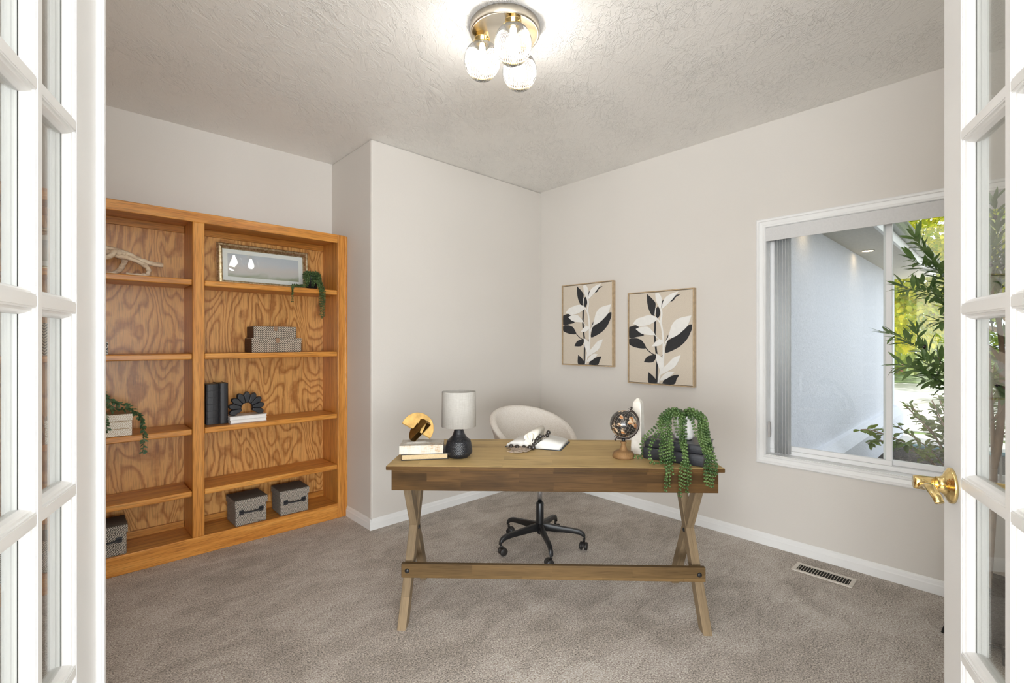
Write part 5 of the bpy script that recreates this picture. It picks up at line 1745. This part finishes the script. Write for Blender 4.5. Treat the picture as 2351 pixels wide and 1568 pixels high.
gt.prism([(0.753, 2.47), (0.753, 2.385), (0.70, 2.385), (0.685, 2.40), (0.672, 2.44), (0.655, 2.455), (0.655, 2.475), (0.662, 2.475), (0.664, 2.46), (0.682, 2.445), (0.70, 2.395), (0.745, 2.395), (0.745, 2.47)], OX, 9.8, lambda u, v, t: Vector((t, u, v)))
struct(gt.build('trim_4', flat('dark green gutter enamel', (0.045, 0.075, 0.055), 0.3)), 'dark green gutter along the eaves', 'gutter')
rf = MB()
rf.prism([(0.70, 2.48), (3.2, 3.5), (6.0, 2.48), (6.0, 2.36), (1.42, 2.36), (0.78, 2.36)], OX, 9.8, lambda u, v, t: Vector((t, u, v)))
struct(rf.build('roof', flat('grey roof shingles', (0.13, 0.125, 0.12), 0.9, 0, 0.3, 12)), 'shingle roof over the stucco wing', 'roof')
struct(B('sunblocker', (OX, -3.0, 2.33), (OX + 0.55, 0.652, 2.46), soff_m), 'eave slab added unseen over the window to keep the sun out', 'sunblocker')  # added above the view so no sunlight enters the window
can_m = M('warm recessed lamp')
can_m.t.nodes.remove(can_m.b)
e_ = can_m.n('Emission'); e_.inputs[0].default_value = (1.0, 0.72, 0.40, 1); e_.inputs[1].default_value = 22
can_m.t.links.new(e_.outputs[0], can_m.out.inputs[0])
for k, x in enumerate((4.55, 6.5)):
    t_ = thing('recessed_light', ('warm recessed soffit light nearer the window', 'warm recessed soffit light farther along the stucco wing')[k], 'light', (x, 1.07, 2.33), 0, 'soffit lights')
    MB().lathe([(0.050, -0.0005), (0.065, -0.0005), (0.065, -0.005), (0.050, -0.005), (0.050, -0.0005)], 28, cap=False).build('trim_ring', soff_m, t_)
    MB().lathe([(0.0, -0.0015), (0.050, -0.0015)], 24, cap=False).build('lens', can_m.m, t_)

mul = M('dark bark mulch')
mv_ = mul.n('NewGeometry').outputs['Position']
a_ = mul.noise(mul.scaled(mv_, (1, 2.2, 1)), 15, 5, 0.8, 1.8)
mul.set(mul.ramp(a_, [(0.40, (0.010, 0.008, 0.007)), (0.52, (0.035, 0.026, 0.022)), (0.60, (0.17, 0.135, 0.115)), (0.66, (0.30, 0.25, 0.22))]), 0.95)
mul.bump(a_, 1.0, 0.05)
struct(B('ground', (OX, -9, -0.30), (70, 30, -0.125), flat('lawn green', (0.10, 0.16, 0.035), 0.9, 0, 0.4, 3)), 'lawn and ground beyond the flower bed', 'lawn')
bed = MB()
edge = [(OX, -6.0)] + [(8.45 - 0.10 * (y + 0.5) ** 2, y) for y in [-6 + 0.5 * k for k in range(15)]] + [(8.3, 1.25), (OX, 1.25)]
bed.prism(edge, -0.126, -0.098, lambda u, v, t: Vector((u, v, t)))
struct(bed.build('flower_bed', mul.m), 'dark mulched flower bed under the window', 'flower bed')
eg = MB().tube([Vector((x, y, -0.085)) for x, y in edge[1:-1]], 0.035, 8)
tag(eg.build('garden_edging', flat('teal garden edging', (0.10, 0.22, 0.25), 0.4)), 'teal edging strip curving round the mulched bed', 'garden edging')
conc = flat('pale concrete', (0.62, 0.60, 0.57), 0.85, 0, 0.06, 8)
dr = MB()
dr.prism([(8.50 - 0.10 * (y + 0.5) ** 2, y) for y in [-6 + 0.5 * k for k in range(15)]] + [(8.35, 1.25), (9.6, 1.25), (9.6, -6)], -0.126, -0.110, lambda u, v, t: Vector((u, v, t)))
struct(dr.build('path', conc), 'pale concrete path beyond the flower bed', 'path')
struct(B('driveway', (9.9, -9, -0.126), (21, 12, -0.112), conc), 'sunlit pale concrete driveway', 'driveway')

rg = random.Random(31)
def crown(mb, c, rad, n, l, w, rnd):
    c = Vector(c)
    for k in range(n):
        while True:
            q = Vector((rnd.uniform(-1, 1), rnd.uniform(-1, 1), rnd.uniform(-1, 1)))
            if 0.15 < q.length < 1: break
        q = q.normalized() * q.length ** 0.45
        s = 1 + 0.25 * noise.noise(q * 2.3 + c)
        p = c + Vector((q.x * rad[0], q.y * rad[1], q.z * rad[2])) * s
        d = (q + Vector((rnd.uniform(-1, 1), rnd.uniform(-1, 1), rnd.uniform(-1.0, 0.4)))).normalized()
        mb.leaf(p, d, Vector((rnd.uniform(-1, 1), rnd.uniform(-1, 1), 1)), l * rnd.uniform(0.7, 1.3), w * rnd.uniform(0.7, 1.3), 0.2)
def tree(name, label, base, trunk_h, trunk_r, blobs, leafm, l, w, cat='tree'):
    t_ = thing(name, label, cat, base)
    if trunk_h:
        m3 = MB()
        m3.tube(spline([(0, 0, 0), (0.05, 0.03, trunk_h * 0.4), (-0.03, 0.05, trunk_h * 0.8), (0, 0, trunk_h * 1.3)], 5), [trunk_r * (1 - 0.03 * k) for k in range(16)], 10)
        for c, rad, n in blobs[:4]:
            m3.tube([Vector((0, 0, trunk_h * 0.8)), Vector(c) * 0.6 + Vector((0, 0, trunk_h * 0.35)), Vector(c)], [trunk_r * 0.5, trunk_r * 0.3, trunk_r * 0.12], 7)
        m3.build('trunk', bark.m, t_)
    m3 = MB()
    for c, rad, n in blobs:
        crown(m3, c, rad, n, l, w, rg)
    m3.build('foliage', leafm, t_)
    return t_
ylw = leaf_mat('sunny yellow green leaves', (0.26, 0.36, 0.02), (0.80, 0.72, 0.06), 0.5, 0.5, 3.2)
midg = leaf_mat('mid green leaves', (0.28, 0.38, 0.05), (0.48, 0.54, 0.09), 0.5, 0.45, 1.5)
drk = leaf_mat('dark green shrub leaves', (0.035, 0.075, 0.018), (0.09, 0.14, 0.03), 0.45, 0.3, 3)
red = leaf_mat('red leaves', (0.34, 0.07, 0.06), (0.50, 0.17, 0.13), 0.5, 0.4, 3)
tree('maple_tree', 'yellow-green maple filling the upper right of the window', (15.0, -0.3, -0.126), 1.9, 0.13,
     [((0, 0, 4.2), (2.3, 2.4, 1.7), 2600), ((-0.6, 1.6, 3.6), (1.7, 1.8, 1.5), 5200), ((0.5, 2.4, 2.4), (1.3, 1.4, 1.2), 3600), ((0.3, -1.8, 3.9), (1.6, 1.5, 1.4), 900), ((0.2, 1.5, 4.6), (1.9, 1.8, 1.3), 3600)], ylw, 0.13, 0.085)
tree('ornamental_tree', 'mid green tree behind the driveway, lower in the window', (20.5, 4.6, -0.126), 1.2, 0.10,
     [((0, 0, 2.4), (2.0, 2.2, 1.3), 1500), ((-0.3, -2.0, 1.9), (1.6, 1.6, 1.3), 1200)], midg, 0.22, 0.13)
tree('red_shrub', 'red-leaved shrub at the far side of the driveway', (23.6, 4.2, -0.126), 0, 0, [((0, 0, 0.7), (1.0, 1.4, 0.75), 900)], red, 0.16, 0.10, 'shrub')
hd = thing('hedge', 'tall green hedge along the back of the yard', 'hedge', (27, 2, -0.126))
m3 = MB()
for k in range(9):
    crown(m3, (rg.uniform(-0.5, 0.5), -12 + 3 * k, 1.8), (1.5, 2.2, 2.2), 520, 0.34, 0.22, rg)
m3.build('foliage', midg, hd)
m3 = MB()
for k in range(9):
    m3.tube([(0, -12 + 3 * k, 0), (0.1, -12 + 3 * k, 2.2)], 0.08, 7)
m3.build('stem', bark.m, hd)

# loose shrub in the bed
sh = thing('garden_shrub', 'loose leafy shrub in the bed close outside the window', 'shrub', (6.35, 0.30, -0.098))
m3 = MB()
m4 = MB()
rh = random.Random(4)
stems = []
for k in range(22):
    a = rh.uniform(0, 2 * pi)
    R_ = rh.uniform(0.25, 0.75)
    hh = rh.uniform(0.55, 1.35)
    stems.append([(0.03 * cos(a), 0.03 * sin(a), 0.0), (R_ * 0.35 * cos(a), R_ * 0.35 * sin(a), hh * 0.55), (R_ * cos(a), R_ * 0.8 * sin(a), hh)])
stems.append([(-0.03, 0.05, 0), (-0.35, 0.28, 0.36), (-0.72, 0.56, 0.56), (-0.86, 0.68, 0.58)])
stems.append([(-0.03, 0.05, 0), (-0.30, 0.26, 0.30), (-0.62, 0.50, 0.46), (-0.80, 0.62, 0.45)])
for st_ in stems:
    path = resample(spline(st_, 8), 0.05)
    m4.tube(path, 0.006, 6)
    for p in path[len(path) // 3:]:
        for q in range(3):
            d = Vector((rh.uniform(-1, 1), rh.uniform(-1, 1), rh.uniform(-0.4, 0.6)))
            m3.leaf(p + d * 0.015, d, Vector((rh.uniform(-0.4, 0.4), rh.uniform(-0.4, 0.4), 1)), rh.uniform(0.06, 0.10), rh.uniform(0.035, 0.055), 0.2)
m4.build('stem', bark.m, sh)
m3.build('foliage', leaf_mat('shrub leaf green', (0.10, 0.17, 0.02), (0.22, 0.28, 0.03), 0.45, 0.45, 4), sh)
for k, (x, y, s) in enumerate(((5.25, 0.05, 0.10), (5.6, -0.35, 0.16), (6.9, -0.25, 0.12), (5.0, 0.28, 0.06))):
    m5 = MB()
    rk = random.Random(40 + k)
    for q in range(int(60 * s / 0.1)):
        a = rk.uniform(0, 2 * pi)
        r = s * sqrt(rk.random())
        m5.leaf((r * cos(a), r * sin(a), rk.uniform(0.004, s * 0.7)), (cos(a), sin(a), rk.uniform(0.1, 0.9)), (0, 0, 1), 0.05, 0.03)
    o = m5.build('seedling', leaf_mat('fresh seedling green', (0.10, 0.20, 0.02), (0.20, 0.30, 0.04), 0.5, 0.4, 8))
    o.location = (x, y, -0.1)
    tag(o, ('small seedling in the mulch nearest the bed middle', 'largest green seedling in the mulch', 'seedling in the mulch farthest from the window', 'smallest seedling in the mulch near the wing')[k], 'seedling', 'seedlings in the mulch')
